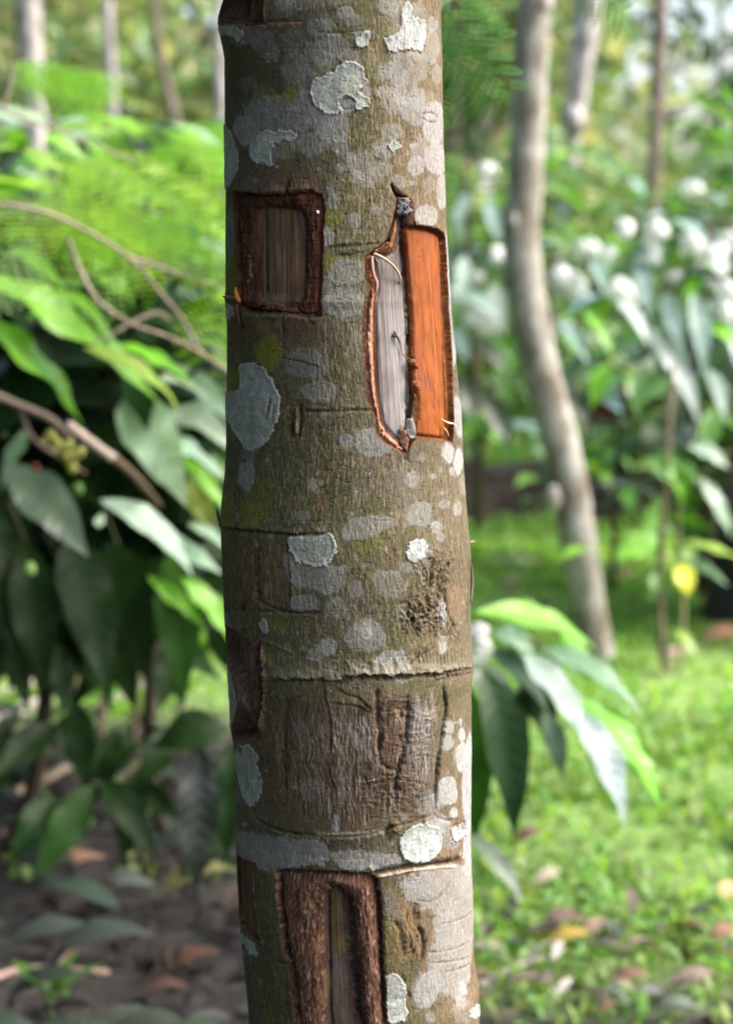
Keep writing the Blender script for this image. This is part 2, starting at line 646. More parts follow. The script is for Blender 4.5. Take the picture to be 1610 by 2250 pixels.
def lichen(crop, pts, c=PALE, rim=WHITE, thick=0.5, smooth=2, rag=1.0, rimw=1.6):
    """a raised leafy thallus: thick body with a paler rolled rim; becomes a part of its own"""
    P = chaikin(SP(crop, pts), smooth)
    sl, X, Y = win(P, 6)
    sd = sdpoly(P, X, Y) + rag * 3.4 * (fbm(X / 2.6, Y / 2.6, 61, 3) - 0.5) + 0.9 * (vn(X / 1.0, Y / 1.0, 62) - .5)
    k = sst(0.35, -0.35, sd)
    lob = fbm(X / 5, Y / 5, 63, 3)
    col = np.asarray(c)[None, None, :] * (0.58 + 0.84 * lob)[..., None] * (0.78 + 0.44 * fib[sl])[..., None] * (.74 + .52 * vn(X / .65, Y / .75, 64))[..., None]
    r = np.exp(-((sd + rimw * 0.55) / (rimw * 0.6)) ** 2)[..., None] * (0.35 + 0.9 * vn(X / 3, Y / 3, 66))[..., None].clip(0, 1) * 0.75
    col = col * (1 - r) + np.asarray(rim) * r
    dk = (sst(0.66, 0.80, vn(X / 0.9, Y / 2.2, 69)) * 0.5 + sst(.54, .66, fbm(X / 3.5, Y / 6, 68, 3)) * .35)[..., None]
    col = col * (1 - dk) + np.array((0.20, 0.21, 0.15)) * dk
    COL[sl] = COL[sl] * (1 - k[..., None]) + col * k[..., None]
    H[sl] = H[sl] - 0.55 * k * (0.42 * FIBN[sl]) + k * (thick + 0.35 * np.exp(-((sd + 0.9) / 0.8) ** 2) + 0.5 * (lob - 0.5))
    LICH.append(len(LICH) + 100)
    RID[sl][k > 0.5] = LICH[-1]


def groove(crop, pts, w, d, c=(0.03, 0.02, 0.012), a=0.85, lip=0.0, rag=0.6, lipc=None, dep=0.0):
    """crack or seam; lip > 0 raises the left side of travel, < 0 the right"""
    P = chaikin(SP(crop, pts, dep), 2, False)
    sl, X, Y = win(P, max(6 * w, 6))
    dd, side, t = sdline(P, X, Y)
    n = fbm(X / 2.2, Y / 2.2, 71, 2)
    dd = np.abs(dd + rag * w * (n - 0.5) * 2)
    tap = np.minimum(1, 6 * np.minimum(t, 1 - t) + 0.25)
    fade = np.clip(0.15 + 1.7 * fbm(X / 5 + 9, Y / 5, 77, 2) ** 1.3, 0.2, 1.15)
    tap = tap * (fade if a < .7 else .45 + .55 * fade)
    k = np.exp(-(dd / w) ** 2) * tap
    H[sl] -= d * k
    if lip:
        on = side if lip > 0 else -side
        f = np.exp(-np.maximum(dd - w * 0.6, 0) / (2.2 * w + 1.0)) * (on > 0) * (1 - np.exp(-(dd / (w * 0.7)) ** 2)) * tap
        H[sl] += abs(lip) * f
        if lipc is not None:
            paint(sl, np.clip(f * 1.3 * (0.4 + n), 0, 1) * 0.8, lipc)
    if a:
        paint(sl, np.clip(a * np.exp(-(dd / (w * 0.75)) ** 2) * tap, 0, 1), c)


def stain(crop, pts, c, a, soft=5.0, fibre=0.4):
    P = chaikin(SP(crop, pts), 2)
    sl, X, Y = win(P, soft * 2)
    sd = sdpoly(P, X, Y) + soft * 0.9 * (fbm(X / 6, Y / 6, 81, 3) - 0.5) * 2
    k = sst(soft, -soft, sd) * a
    k = k * (1 - fibre + fibre * sst(0.35, 0.65, fib[sl]) * 1.0)
    cc = np.asarray(c)[None, None, :] * 0.68 * (0.6 + 0.8 * fib[sl])[..., None]
    COL[sl] = COL[sl] * (1 - k[..., None]) + cc * k[..., None]


def wrinkle(crop, pts, amp, su, zu, soft=6.0, dark=0.35, seed=91, ridged=False):
    P = chaikin(SP(crop, pts), 2)
    sl, X, Y = win(P, soft * 2)
    k = sst(soft, -soft, sdpoly(P, X, Y))
    wx = X + 5 * (fbm(X / 9, Y / 9, seed + 5, 2) - 0.5)
    wy = Y + 6 * (fbm(X / 9, Y / 9, seed + 8, 2) - 0.5)
    n = fbm(wx / su, wy / zu, seed, 3, 0.6)
    if ridged:
        n = 1 - np.abs(n - 0.5) * 4
        n = np.clip(n, -1, 1) * 0.5 + 0.25
    H[sl] += amp * 2 * (n - 0.5) * k
    COL[sl] *= (1 - (dark * k * sst(0.5, 0.3, n)))[..., None]


# large tone differences of the bark itself
stain(1, [(110, 170), (560, 150), (600, 300), (560, 520), (420, 560), (120, 560)], (0.075, 0.060, 0.026), 0.65, 10)
stain(2, [(130, 800), (660, 810), (640, 960), (420, 1000), (130, 960)], (0.095, 0.055, 0.032), 0.75, 5)
stain(2, [(420, 960), (760, 900), (800, 1300), (440, 1330)], (0.085, 0.075, 0.036), 0.55, 10)
stain(1, [(190, 1000), (330, 960), (620, 960), (640, 1090), (190, 1080)], (0.13, 0.070, 0.035), 0.7, 4)
stain(4, [(330, 190), (1330, 190), (1290, 880), (1000, 960), (400, 930), (300, 700)], (0.125, 0.080, 0.047), 0.75, 8)
stain(4, [(800, 480), (1200, 500), (1250, 880), (880, 900)], (0.09, 0.060, 0.038), 0.6, 9)
stain(4, [(960, 200), (1130, 200), (1130, 600), (980, 600)], (0.11, 0.060, 0.04), 0.7, 5)
stain(3, [(110, 480), (460, 510), (470, 900), (120, 920)], (0.125, 0.080, 0.042), 0.65, 7)
stain(3, [(300, 560), (460, 540), (465, 880), (310, 860)], (0.165, 0.095, 0.050), 0.6, 4)
stain(3, [(1060, 60), (1200, 100), (1180, 450), (1090, 460)], (0.22, 0.18, 0.15), 0.6, 6)
stain(5, [(560, 190), (720, 170), (740, 330), (400, 340), (470, 270)], (0.075, 0.040, 0.028), 0.75, 5)
stain(5, [(1000, 400), (1100, 420), (1180, 560), (1130, 900), (1010, 900)], (0.22, 0.15, 0.06), 0.6, 8)

# thin grey crusts, upper part
spot(1, [(230, 600), (300, 570), (400, 545), (520, 560), (600, 600), (625, 660), (600, 700), (540, 730), (480, 720), (380, 720), (310, 710), (260, 670), (225, 640)], GREY * 0.86, 0.85)
spot(1, [(610, 660), (700, 640), (770, 640), (800, 680), (805, 740), (780, 800), (730, 800), (660, 790), (610, 740)], GREY, 0.8)
spot(1, [(560, 250), (620, 235), (655, 290), (720, 310), (740, 350), (700, 410), (620, 440), (580, 420), (570, 330)], GREY * 0.85, 0.6)
spot(1, [(170, 690), (215, 645), (260, 680), (320, 740), (270, 800), (225, 820), (180, 775), (160, 720)], GREY * 1.15, 0.9)
spot(1, [(1230, 590), (1300, 575), (1330, 600), (1338, 700), (1320, 800), (1240, 800), (1220, 720)], WHITE * 0.86, 0.88)
spot(1, [(1240, 820), (1330, 810), (1345, 920), (1330, 980), (1250, 960), (1225, 890)], WHITE * 0.86, 0.88)
spot(1, [(1060, 300), (1230, 300), (1260, 420), (1180, 470), (1170, 540), (1060, 530), (1040, 420)], GREY, 0.55, rag=1.8)
spot(1, [(1090, 600), (1170, 550), (1230, 560), (1230, 690), (1180, 710), (1110, 670)], GREY * 1.1, 0.75)
spot(1, [(780, 910), (860, 860), (950, 880), (960, 960), (960, 1030), (890, 1050), (840, 1010), (830, 960)], GREY, 0.7, rag=1.6)
for X, Y, rx, ry, c, a in [(785, 75, 52, 36, 1.0, .75), (665, 110, 40, 34, .8, .5), (390, 315, 30, 35, .9, .5), (830, 115, 50, 32, .8, .5), (1280, 140, 30, 42, 1.1, .7),
                           (1275, 260, 45, 90, 1.1, .65), (1010, 518, 40, 42, 1.2, .8), (1095, 560, 43, 36, 1.15, .78), (1190, 305, 36, 34, 1.15, .7), (1005, 425, 26, 32, 1.2, .75),
                           (1180, 930, 43, 56, 1.25, .85), (1165, 822, 15, 17, 1.3, .85), (1135, 865, 10, 10, 1.2, .7), (1050, 740, 62, 46, 1.0, .65), (760, 830, 45, 42, .95, .6),
                           (1000, 950, 42, 40, 1.0, .6), (1325, 1070, 30, 95, 1.3, .8), (720, 1135, 36, 46, .95, .6), (840, 1240, 36, 42, .95, .6), (690, 1332, 32, 56, 1.2, .85),
                           (1240, 1215, 62, 56, 1.25, .85), (760, 945, 30, 30, 1.0, .55), (980, 850, 40, 30, .95, .5), (1300, 420, 28, 50, 1.05, .55), (240, 470, 45, 40, .75, .4),
                           (1160, 1030, 15, 14, 1.2, .6), (470, 800, 50, 40, .75, .5), (930, 330, 40, 30, .8, .4), (880, 180, 60, 20, .8, .45), (570, 20, 90, 30, .7, .35), (1200, 40, 30, 30, .9, .5)]:
    bl(1, X, Y, rx, ry, GREY * c, a)
for X, Y, rx, ry, a in [(490, 535, 52, 32, .75), (468, 405, 26, 16, .6), (430, 850, 60, 52, .5), (640, 385, 40, 30, .4), (940, 390, 45, 70, .35), (1040, 170, 32, 20, .55), (720, 1222, 46, 46, .65), (335, 530, 60, 34, .35), (180, 1150, 20, 90, .4)]:
    bl(1, X, Y, rx, ry, YEL, a)
# middle
spot(2, [(700, 500), (890, 490), (895, 560), (860, 620), (720, 628), (680, 560)], GREY * 1.0, 0.72)
spot(2, [(665, 680), (720, 655), (880, 650), (890, 740), (860, 800), (740, 820), (680, 780)], GREY * 1.0, 0.72)
spot(2, [(470, 1020), (560, 985), (640, 1010), (685, 1060), (680, 1140), (600, 1150), (480, 1130), (440, 1070)], GREY * 0.72, 0.6)
spot(2, [(540, 1200), (610, 1180), (700, 1160), (740, 1220), (720, 1270), (650, 1290), (560, 1270)], GREY * 0.95, 0.72)
spot(2, [(830, 1490), (900, 1430), (1000, 1450), (1060, 1560), (960, 1590), (870, 1580)], GREY * 1.05, 0.78)
bl(2, 790, 1505, 42, 42, GREY * 1.05, .78)
bl(2, 850, 950, 45, 50, GREY * .8, .35)
bl(2, 1365, 1575, 34, 52, WHITE * .9, .85)
spot(2, [(1345, 340), (1360, 330), (1385, 760), (1365, 760)], WHITE * .85, .8)
spot(2, [(1390, 1230), (1440, 1300), (1446, 1490), (1400, 1470)], WHITE * .85, .8)
bl(2, 1390, 1000, 20, 90, WHITE * .8, .6)
bl(2, 148, 360, 24, 130, GREY * .8, .6)
for X, Y, rx, ry, a in [(362, 1010, 64, 80, .85), (330, 870, 34, 34, .5), (165, 1175, 42, 62, .8), (150, 570, 32, 90, .6), (690, 500, 32, 42, .65), (150, 1430, 30, 60, .4)]:
    bl(2, X, Y, rx, ry, YEL, a)
# lower middle
spot(3, [(230, 230), (330, 180), (400, 210), (405, 280), (345, 330), (310, 420), (260, 455), (210, 440), (200, 380)], YEL * 0.9, .55)
bl(3, 265, 390, 60, 60, YEL, .7)
bl(3, 122, 370, 34, 84, YEL, .75)
spot(3, [(760, 480), (830, 410), (940, 400), (1060, 400), (1080, 440), (1000, 470), (900, 520), (800, 530)], GREY, .72, rag=1.6)
bl(3, 920, 560, 75, 48, YEL * .9, .45)
bl(3, 960, 740, 40, 40, YEL * .9, .45)
spot(3, [(1150, 330), (1220, 310), (1280, 340), (1260, 440), (1180, 460), (1130, 420)], GREY * 1.1, .75, rag=1.5)
spot(3, [(450, 600), (490, 640), (600, 690), (740, 670), (780, 750), (760, 800), (690, 835), (620, 800), (560, 790), (480, 770), (455, 680)], GREY * 1.0, .8)
spot(3, [(490, 840), (630, 835), (632, 925), (478, 925)], GREY * .95, .7)
spot(3, [(920, 720), (1060, 690), (1130, 760), (1130, 820), (1060, 860), (980, 830)], GREY * .9, .55, rag=1.8)
spot(3, [(860, 990), (900, 970), (980, 1010), (1020, 1090), (970, 1150), (850, 1150), (790, 1120), (780, 1070)], GREY * 1.0, .72)
spot(3, [(950, 1180), (1060, 1140), (1140, 1170), (1150, 1260), (1060, 1290), (970, 1260)], GREY * 1.3, .8, rag=1.6)
for X, Y, rx, ry, c, a in [(236, 170, 48, 76, 1.2, .88), (185, 400, 15, 30, 1, .5), (605, 220, 28, 33, 1.15, .8), (545, 390, 46, 26, .9, .6), (845, 260, 10, 15, 1.2, .8),
                           (825, 385, 12, 15, 1.1, .7), (1160, 190, 40, 46, 1.1, .7), (1300, 458, 30, 36, 1.3, .8), (1320, 512, 26, 26, 1.2, .75), (1360, 32, 31, 46, 1.3, .8),
                           (1420, 85, 23, 72, 1.6, .92), (1385, 143, 15, 21, 1.3, .8), (1320, 140, 8, 9, 1.3, .8), (1275, 170, 13, 16, 1.2, .7), (1415, 350, 23, 42, 1.3, .75),
                           (1330, 265, 10, 11, 1.2, .7), (1340, 330, 32, 26, 1.1, .6), (845, 810, 43, 46, .9, .6), (735, 910, 62, 57, .9, .55), (905, 1040, 30, 52, 1.5, .8),
                           (692, 1130, 48, 46, 1.15, .8), (620, 1172, 46, 36, 1.0, .7), (1335, 1110, 26, 52, 1.4, .85), (520, 1275, 8, 10, 1.3, .7), (925, 155, 6, 7, 1.3, .7), (780, 690, 30, 24, 1, .6)]:
    bl(3, X, Y, rx, ry, GREY * c, a)
bl(3, 400, 990, 52, 42, YEL * .8, .6)
bl(3, 355, 1185, 26, 32, YEL, .6)
# lower
for X, Y, rx, ry, c, a in [(1372, 400, 34, 38, 1.3, .8), (1365, 490, 36, 42, 1.25, .75), (1447, 450, 20, 38, 1.5, .9), (1440, 375, 8, 22, 1.4, .85), (1447, 570, 34, 76, 1.55, .9), (1365, 760, 60, 74, 1.45, .85),
                           (1400, 885, 21, 29, 1.5, .88), (1320, 800, 40, 60, 1.1, .5), (735, 940, 15, 52, 1.35, .92), (870, 440, 60, 90, .9, .4), (600, 760, 60, 60, .9, .4), (1200, 400, 60, 130, .95, .4),
                           (1220, 540, 40, 120, .9, .35), (770, 420, 30, 40, .9, .3), (1310, 960, 80, 40, 1.4, .8), (540, 420, 30, 40, .8, .3), (690, 850, 20, 40, .9, .35)]:
    bl(4, X, Y, rx, ry, GREY * c, a)
spot(4, [(1470, 480), (1500, 420), (1505, 1000), (1460, 940), (1450, 700)], WHITE * .92, .9)
spot(4, [(1460, 960), (1505, 930), (1505, 1240), (1440, 1230), (1455, 1100)], WHITE * .92, .88)
spot(4, [(170, 1060), (210, 1000), (350, 1030), (560, 1050), (660, 1060), (690, 1150), (540, 1150), (440, 1190), (300, 1180), (200, 1100)], GREY * 1.02, .85, rag=1.6)
spot(4, [(720, 1110), (800, 1100), (1080, 1120), (1110, 1180), (950, 1200), (800, 1210), (740, 1160)], GREY * 1.1, .78, rag=1.5)
spot(5, [(1090, 420), (1200, 350), (1400, 325), (1495, 300), (1505, 640), (1490, 800), (1470, 1000), (1400, 1050), (1300, 1000), (1250, 830), (1330, 680), (1300, 560), (1200, 510)], GREY * 1.32, .74, rag=3.0)
spot(5, [(1180, 1000), (1220, 920), (1300, 900), (1335, 960), (1290, 1080), (1230, 1125), (1175, 1090)], GREY * 1.3, .8)
bl(5, 1440, 1005, 18, 42, WHITE, .9)
bl(5, 1250, 440, 60, 50, GREY * 1.0, .6)
bl(5, 375, 350, 16, 30, YEL, .6)
bl(5, 355, 1160, 22, 60, YEL * .8, .6)
spot(5, [(1010, 400), (1100, 560), (1120, 640), (1010, 620)], GREY * .8, .4)
bl(1, 802, 585, 58, 50, GREY * 1.15, .95, rag=.6)
bl(1, 880, 515, 50, 36, GREY * 1.15, .85, rag=.8)
bl(1, 432, 838, 72, 52, GREY * .85, .85, rag=.8)
bl(1, 440, 850, 50, 36, YEL * .8, .45)
# faint crusts on the far side of the trunk and beyond the view
for _ in range(150):
    s = RNG.uniform(95, 222) * RNG.choice([-1, 1])
    z = RNG.uniform(60, 2500)
    r = RNG.uniform(3, 16)
    a = np.linspace(0, 2 * pi, 12, endpoint=False)
    P = np.stack([s + r * np.cos(a) * RNG.uniform(.8, 1.2, 12), z + r * 1.3 * np.sin(a) * RNG.uniform(.8, 1.2, 12)], 1)
    sl, X, Y = win(P, 6)
    if X.size:
        paint(sl, sst(1.2, -1.2, sdpoly(P, X, Y) + 2 * (fbm(X / 3, Y / 3, 43, 3) - .5)) * .75, GREY * RNG.uniform(.8, 1.5))
for _ in range(120):
    s = RNG.uniform(-95, 95)
    z = RNG.choice([RNG.uniform(40, 460), RNG.uniform(1165, 2600)])
    r = RNG.uniform(3, 16)
    a = np.linspace(0, 2 * pi, 12, endpoint=False)
    P = np.stack([s + r * np.cos(a) * RNG.uniform(.8, 1.2, 12), z + r * 1.3 * np.sin(a) * RNG.uniform(.8, 1.2, 12)], 1)
    sl, X, Y = win(P, 6)
    if X.size:
        paint(sl, sst(1.2, -1.2, sdpoly(P, X, Y)) * .75, GREY * RNG.uniform(.8, 1.5))
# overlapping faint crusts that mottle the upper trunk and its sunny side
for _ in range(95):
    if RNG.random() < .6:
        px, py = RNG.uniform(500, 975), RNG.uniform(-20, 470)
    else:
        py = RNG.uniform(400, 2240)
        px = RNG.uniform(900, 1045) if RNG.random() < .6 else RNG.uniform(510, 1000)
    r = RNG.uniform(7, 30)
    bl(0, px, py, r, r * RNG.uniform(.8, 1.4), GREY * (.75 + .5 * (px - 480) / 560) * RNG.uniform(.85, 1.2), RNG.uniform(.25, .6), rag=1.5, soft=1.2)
# tiny pale specks
for _ in range(160):
    px, py = RNG.uniform(520, 1020), RNG.uniform(20, 2230)
    bl(0, px, py, RNG.uniform(1.5, 4.5), RNG.uniform(1.5, 5), GREY * RNG.uniform(1, 1.6), .6, smooth=1)

# ---- raised lichens
lichen(1, [(800, 340), (850, 345), (890, 375), (895, 430), (922, 470), (880, 490), (865, 520), (930, 545), (920, 590), (870, 627), (838, 622), (842, 575), (800, 538), (757, 548), (752, 590), (772, 625), (710, 657), (650, 622), (600, 580), (583, 520), (595, 470), (640, 430), (720, 400), (750, 370)], smooth=1)
lichen(1, [(82, 140), (140, 145), (210, 165), (228, 200), (195, 252), (180, 215), (130, 195), (85, 195)], smooth=1, thick=.4)
lichen(1, [(105, 690), (130, 710), (160, 770), (186, 850), (196, 920), (172, 1000), (135, 1057), (108, 1055)], smooth=1)
lichen(1, [(355, 720), (385, 742), (440, 730), (480, 725), (520, 760), (510, 785), (440, 790), (380, 820), (370, 870), (386, 912), (360, 942), (330, 910), (300, 937), (265, 905), (248, 850), (265, 800), (300, 760)], smooth=1, c=PALE * .92)
lichen(1, [(1110, 20), (1150, 10), (1170, 50), (1162, 90), (1215, 110), (1242, 130), (1240, 190), (1225, 292), (1150, 280), (1085, 285), (1045, 302), (1010, 260), (1005, 205), (1060, 215), (1095, 160), (1100, 90)], smooth=1, c=(0.30, 0.33, 0.33))
lichen(1, [(920, 165), (932, 210), (915, 260), (870, 282), (845, 265), (840, 210)], thick=.4)
lichen(1, [(1030, 800), (1060, 785), (1098, 795), (1102, 830), (1070, 855), (1030, 840)], thick=.35, c=PALE * .9)
lichen(2, [(195, 1080), (245, 1070), (290, 1065), (340, 1100), (390, 1180), (425, 1270), (415, 1370), (372, 1480), (310, 1557), (235, 1562), (200, 1500), (140, 1400), (118, 1330), (120, 1230), (180, 1228), (207, 1190), (200, 1130)], smooth=1, thick=.6, rimw=2.0)
lichen(2, [(118, 715), (160, 740), (182, 790), (142, 826), (120, 810)], smooth=1, thick=.4)
lichen(3, [(475, 505), (560, 495), (690, 480), (735, 520), (742, 590), (712, 650), (640, 687), (570, 672), (490, 622), (462, 550)], thick=.7)
lichen(3, [(1130, 560), (1160, 528), (1220, 525), (1255, 560), (1250, 620), (1200, 660), (1150, 640), (1122, 600)], thick=.6, c=(0.34, 0.38, 0.39), rag=1.7)
lichen(3, [(315, 980), (340, 972), (362, 1010), (358, 1050), (330, 1058), (305, 1020)], thick=.3, c=PALE * .8)
lichen(4, [(165, 545), (200, 497), (262, 502), (300, 560), (303, 595), (290, 610), (322, 690), (316, 780), (285, 835), (265, 857), (215, 790), (185, 690), (165, 610)], smooth=1, thick=.5)
lichen(4, [(122, 40), (140, 90), (166, 200), (182, 300), (160, 390), (140, 420), (118, 400), (112, 60)], smooth=1, thick=.4, c=PALE * .85)
lichen(4, [(1110, 990), (1180, 947), (1260, 942), (1320, 985), (1330, 1060), (1297, 1130), (1230, 1172), (1150, 1174), (1095, 1110), (1085, 1040)], smooth=1, thick=.8, c=(0.325, 0.36, 0.345), rimw=2.2)
lichen(4, [(1380, 985), (1420, 950), (1470, 952), (1475, 1000), (1430, 1040), (1385, 1050)], smooth=1, thick=.5, c=(0.36, 0.36, 0.36), rag=1.5)
lichen(5, [(1005, 940), (1060, 905), (1110, 940), (1137, 1040), (1125, 1080), (1142, 1150), (1110, 1190), (1050, 1205), (1008, 1180), (1015, 1050)], smooth=1, thick=.7, c=(0.31, 0.335, 0.315))
lichen(5, [(203, 680), (250, 720), (280, 760), (305, 815), (290, 822), (270, 800), (265, 830), (225, 752), (205, 720)], smooth=1, thick=.4)
lichen(5, [(1480, 1110), (1535, 1080), (1545, 1150), (1510, 1175), (1470, 1160)], smooth=1, thick=.5, c=PALE)

# ---- relief: steps, seams, wrinkles
groove(2, [(690, 415), (830, 408), (990, 396)], 1.0, 0.7, a=.45, lip=.8)
groove(2, [(740, 470), (880, 452), (960, 425)], 1.6, 0.5, a=.2, lip=.5)
groove(2, [(560, 1340), (750, 1335), (920, 1328)], 1.1, 0.7, a=.45, lip=.7)
groove(2, [(440, 1040), (540, 1060), (640, 1090)], .7, .4, a=.4, lip=.4)
groove(2, [(590, 1210), (700, 1170)], .6, .35, a=.35)
groove(1, [(620, 180), (760, 190), (920, 165)], .8, .4, a=.35)
groove(1, [(1215, 640), (1260, 630), (1300, 645), (1300, 670)], .7, .5, a=.7)
groove(1, [(1215, 660), (1250, 690), (1290, 685)], .6, .4, a=.5)
groove(1, [(760, 590), (775, 560), (815, 545), (840, 570)], .6, .4, a=.4)
groove(1, [(755, 590), (780, 615), (830, 610)], .5, .3, a=.35)
for p in ([(250, 250), (265, 270), (240, 285)], ):
    groove(1, p, 1.0, .3, c=(.14, .05, .02))
# the scar below the square window
groove(2, [(505, 1300), (490, 1360), (480, 1440), (500, 1490)], 2.2, 1.6, a=.6)
groove(2, [(530, 1300), (538, 1400), (525, 1480)], 1.2, 1.5, a=.85)
groove(2, [(512, 1310), (516, 1390), (510, 1470)], 1.6, -1.6, c=(.10, .06, .035), a=.7)
groove(2, [(250, 945), (246, 1000)], .8, .5, a=.7)
for p in ([(372, 1268), (355, 1330)], [(366, 1300), (348, 1390)], [(396, 1305), (380, 1385)]):
    groove(2, p, .9, .6, c=(.11, .05, .02), a=.95, rag=.3)
# scratches
for p in ([(680, 120), (640, 160)], [(660, 230), (620, 255)], [(700, 268), (650, 310), (612, 345)], [(1060, 580), (1045, 620)], [(1020, 610), (1015, 650)], [(360, 820), (345, 845)]):
    groove(3, p, 1.0, .4, c=(.17, .06, .035), a=.75)
for p in ([(435, 540), (400, 565)], [(368, 597), (350, 605)], [(370, 678), (345, 690)], [(378, 820), (362, 838)], [(320, 680), (300, 692)]):
    groove(4, p, 1.3, .6, c=(.05, .03, .018), a=.8)
# step, upper left
groove(3, [(100, 462), (180, 470), (280, 478), (470, 497), (560, 500), (690, 492)], 1.1, 1.4, a=.8, lip=1.3)
groove(3, [(280, 850), (370, 905), (460, 935), (560, 940), (650, 934)], 1.0, 1.2, a=.75, lip=-.2)
groove(3, [(110, 930), (200, 915), (310, 925), (400, 930)], 1.2, .9, a=.5)
groove(3, [(296, 545), (290, 620), (286, 700), (296, 800), (300, 850)], 2.4, 2.2, c=(.06, .035, .02), a=.7, lip=1.2)
groove(3, [(190, 1000), (195, 920), (240, 880)], 2.0, 1.5, a=.6)
groove(3, [(474, 640), (482, 760), (478, 880), (468, 920)], .9, .5, a=.4, lip=1.4)
groove(3, [(300, 1075), (390, 1115), (500, 1165)], .8, -.9, c=(.07, .05, .035), a=.8)
bl(3, 292, 552, 8, 9, WHITE * 1.3, .95, smooth=1)
# big lip across the trunk
groove(3, [(330, 1318), (480, 1312), (600, 1318), (700, 1316), (740, 1326), (790, 1306), (860, 1300), (905, 1290), (940, 1302), (1010, 1296), (1060, 1304), (1100, 1296), (1160, 1294), (1230, 1280), (1300, 1290), (1400, 1262), (1505, 1245)],
       1.7, 1.9, a=.72, lip=2.6, lipc=(.25, .22, .16), rag=1.0)
groove(3, [(1300, 1320), (1400, 1290), (1505, 1270)], 1.4, .9, a=.5, lip=.8)
wrinkle(3, [(740, 1180), (1160, 1160), (1300, 1270), (740, 1300)], .9, 2.2, 4.5, dark=.3, seed=95)
# rough knot at the right
KN = [(1150, 640), (1250, 600), (1330, 560), (1400, 620), (1380, 760), (1330, 860), (1350, 980), (1440, 1030), (1440, 1090), (1250, 1060), (1110, 1060), (1095, 960), (1120, 870), (1210, 820)]
stain(3, KN, (.155, .115, .07), .7, 6)
wrinkle(3, KN, 1.5, 2.4, 4.6, dark=.5, seed=103)
wrinkle(3, KN, .9, 1.2, 1.4, dark=.4, seed=105)
wrinkle(3, [(1100, 870), (1250, 850), (1330, 920), (1340, 1010), (1180, 1050), (1105, 1000)], 1.5, 3.0, 3.4, dark=.7, seed=109, ridged=True)
stain(3, [(1360, 780), (1420, 760), (1460, 820), (1450, 960), (1400, 1010), (1370, 940)], (.27, .17, .105), .6, 3)
groove(3, [(1345, 790), (1350, 880), (1375, 980), (1410, 1020)], 1.4, 1.4, a=.7)
groove(3, [(1478, 620), (1482, 760), (1476, 900), (1480, 1000)], 1.6, 2.0, a=.75)
groove(3, [(1250, 860), (1255, 930)], 1.5, 1.8, a=.9)
groove(3, [(1330, 690), (1300, 780), (1340, 830)], 1.6, 1.5, a=.8)
bl(3, 1335, 935, 26, 66, GREY * 1.3, .8, rag=2)
groove(3, [(1150, 1230), (1220, 1170), (1290, 1130)], 1.0, .9, c=(.12, .06, .03), a=.6)
for k in range(16):
    x = 1180 + k * 20
    groove(3, [(x, 1150 + RNG.uniform(-30, 30)), (x + RNG.uniform(-4, 8), 1235 + RNG.uniform(-20, 10))], .7, .7, a=.6)
# regrown panel in the lower middle
wrinkle(4, [(340, 200), (1300, 200), (1280, 860), (400, 930)], .5, 1.1, 6.0, dark=.22, seed=121)
wrinkle(4, [(960, 200), (1320, 200), (1290, 620), (1100, 640), (980, 560)], .6, 6.0, 1.4, dark=.32, seed=127)
wrinkle(4, [(880, 640), (1240, 620), (1270, 900), (1000, 940), (860, 820)], .65, 5.0, 1.5, dark=.35, seed=131)
groove(4, [(668, 180), (680, 280), (702, 350), (706, 430), (703, 540), (697, 660), (715, 720), (738, 770)], 1.0, .7, a=.5, lip=1.0)
groove(4, [(462, 250), (455, 350), (452, 520), (447, 650), (455, 760)], 1.9, 1.2, a=.55)
groove(4, [(450, 270), (520, 240), (640, 190)], 1.1, .6, a=.3)
groove(4, [(745, 190), (800, 225), (870, 240), (950, 330)], 1.1, .7, a=.4, lip=.6)
groove(4, [(720, 270), (850, 285), (940, 330)], 1.0, .5, a=.25, lip=.6)
groove(4, [(965, 190), (962, 280), (975, 400), (980, 520), (985, 600)], 1.7, 1.7, a=.85, lip=-.9)
groove(4, [(985, 605), (1030, 640), (1065, 650), (1080, 640)], 1.4, 1.2, a=.7, lip=-.8)
groove(4, [(1135, 235), (1143, 330), (1135, 430), (1122, 520), (1108, 590), (1080, 650), (1075, 740), (1070, 860)], 1.9, 2.1, a=.9, lip=.6)
groove(4, [(1110, 260), (1118, 380), (1095, 500)], 2.0, 1.2, a=.35)
groove(4, [(1340, 175), (1352, 230), (1362, 285), (1348, 380), (1332, 470), (1312, 600), (1302, 700), (1294, 860)], 1.4, 2.0, a=.9, lip=1.2)
stain(4, [(1060, 300), (1105, 300), (1110, 350), (1075, 370)], (.26, .15, .06), .8, 2)
groove(4, [(1062, 310), (1085, 295), (1110, 315), (1100, 355), (1075, 360)], .8, .8, a=.4)
for k in range(18):
    y = 700 + k * 11
    groove(4, [(1060, y), (1000 - k * 3, y + 12 + k), (900, y + 25 + k * 2)], .6, .6, a=.35)
    groove(4, [(1090, y), (1150, y + 8 + k), (1230, y + 16 + k * 3)], .6, .6, a=.35)
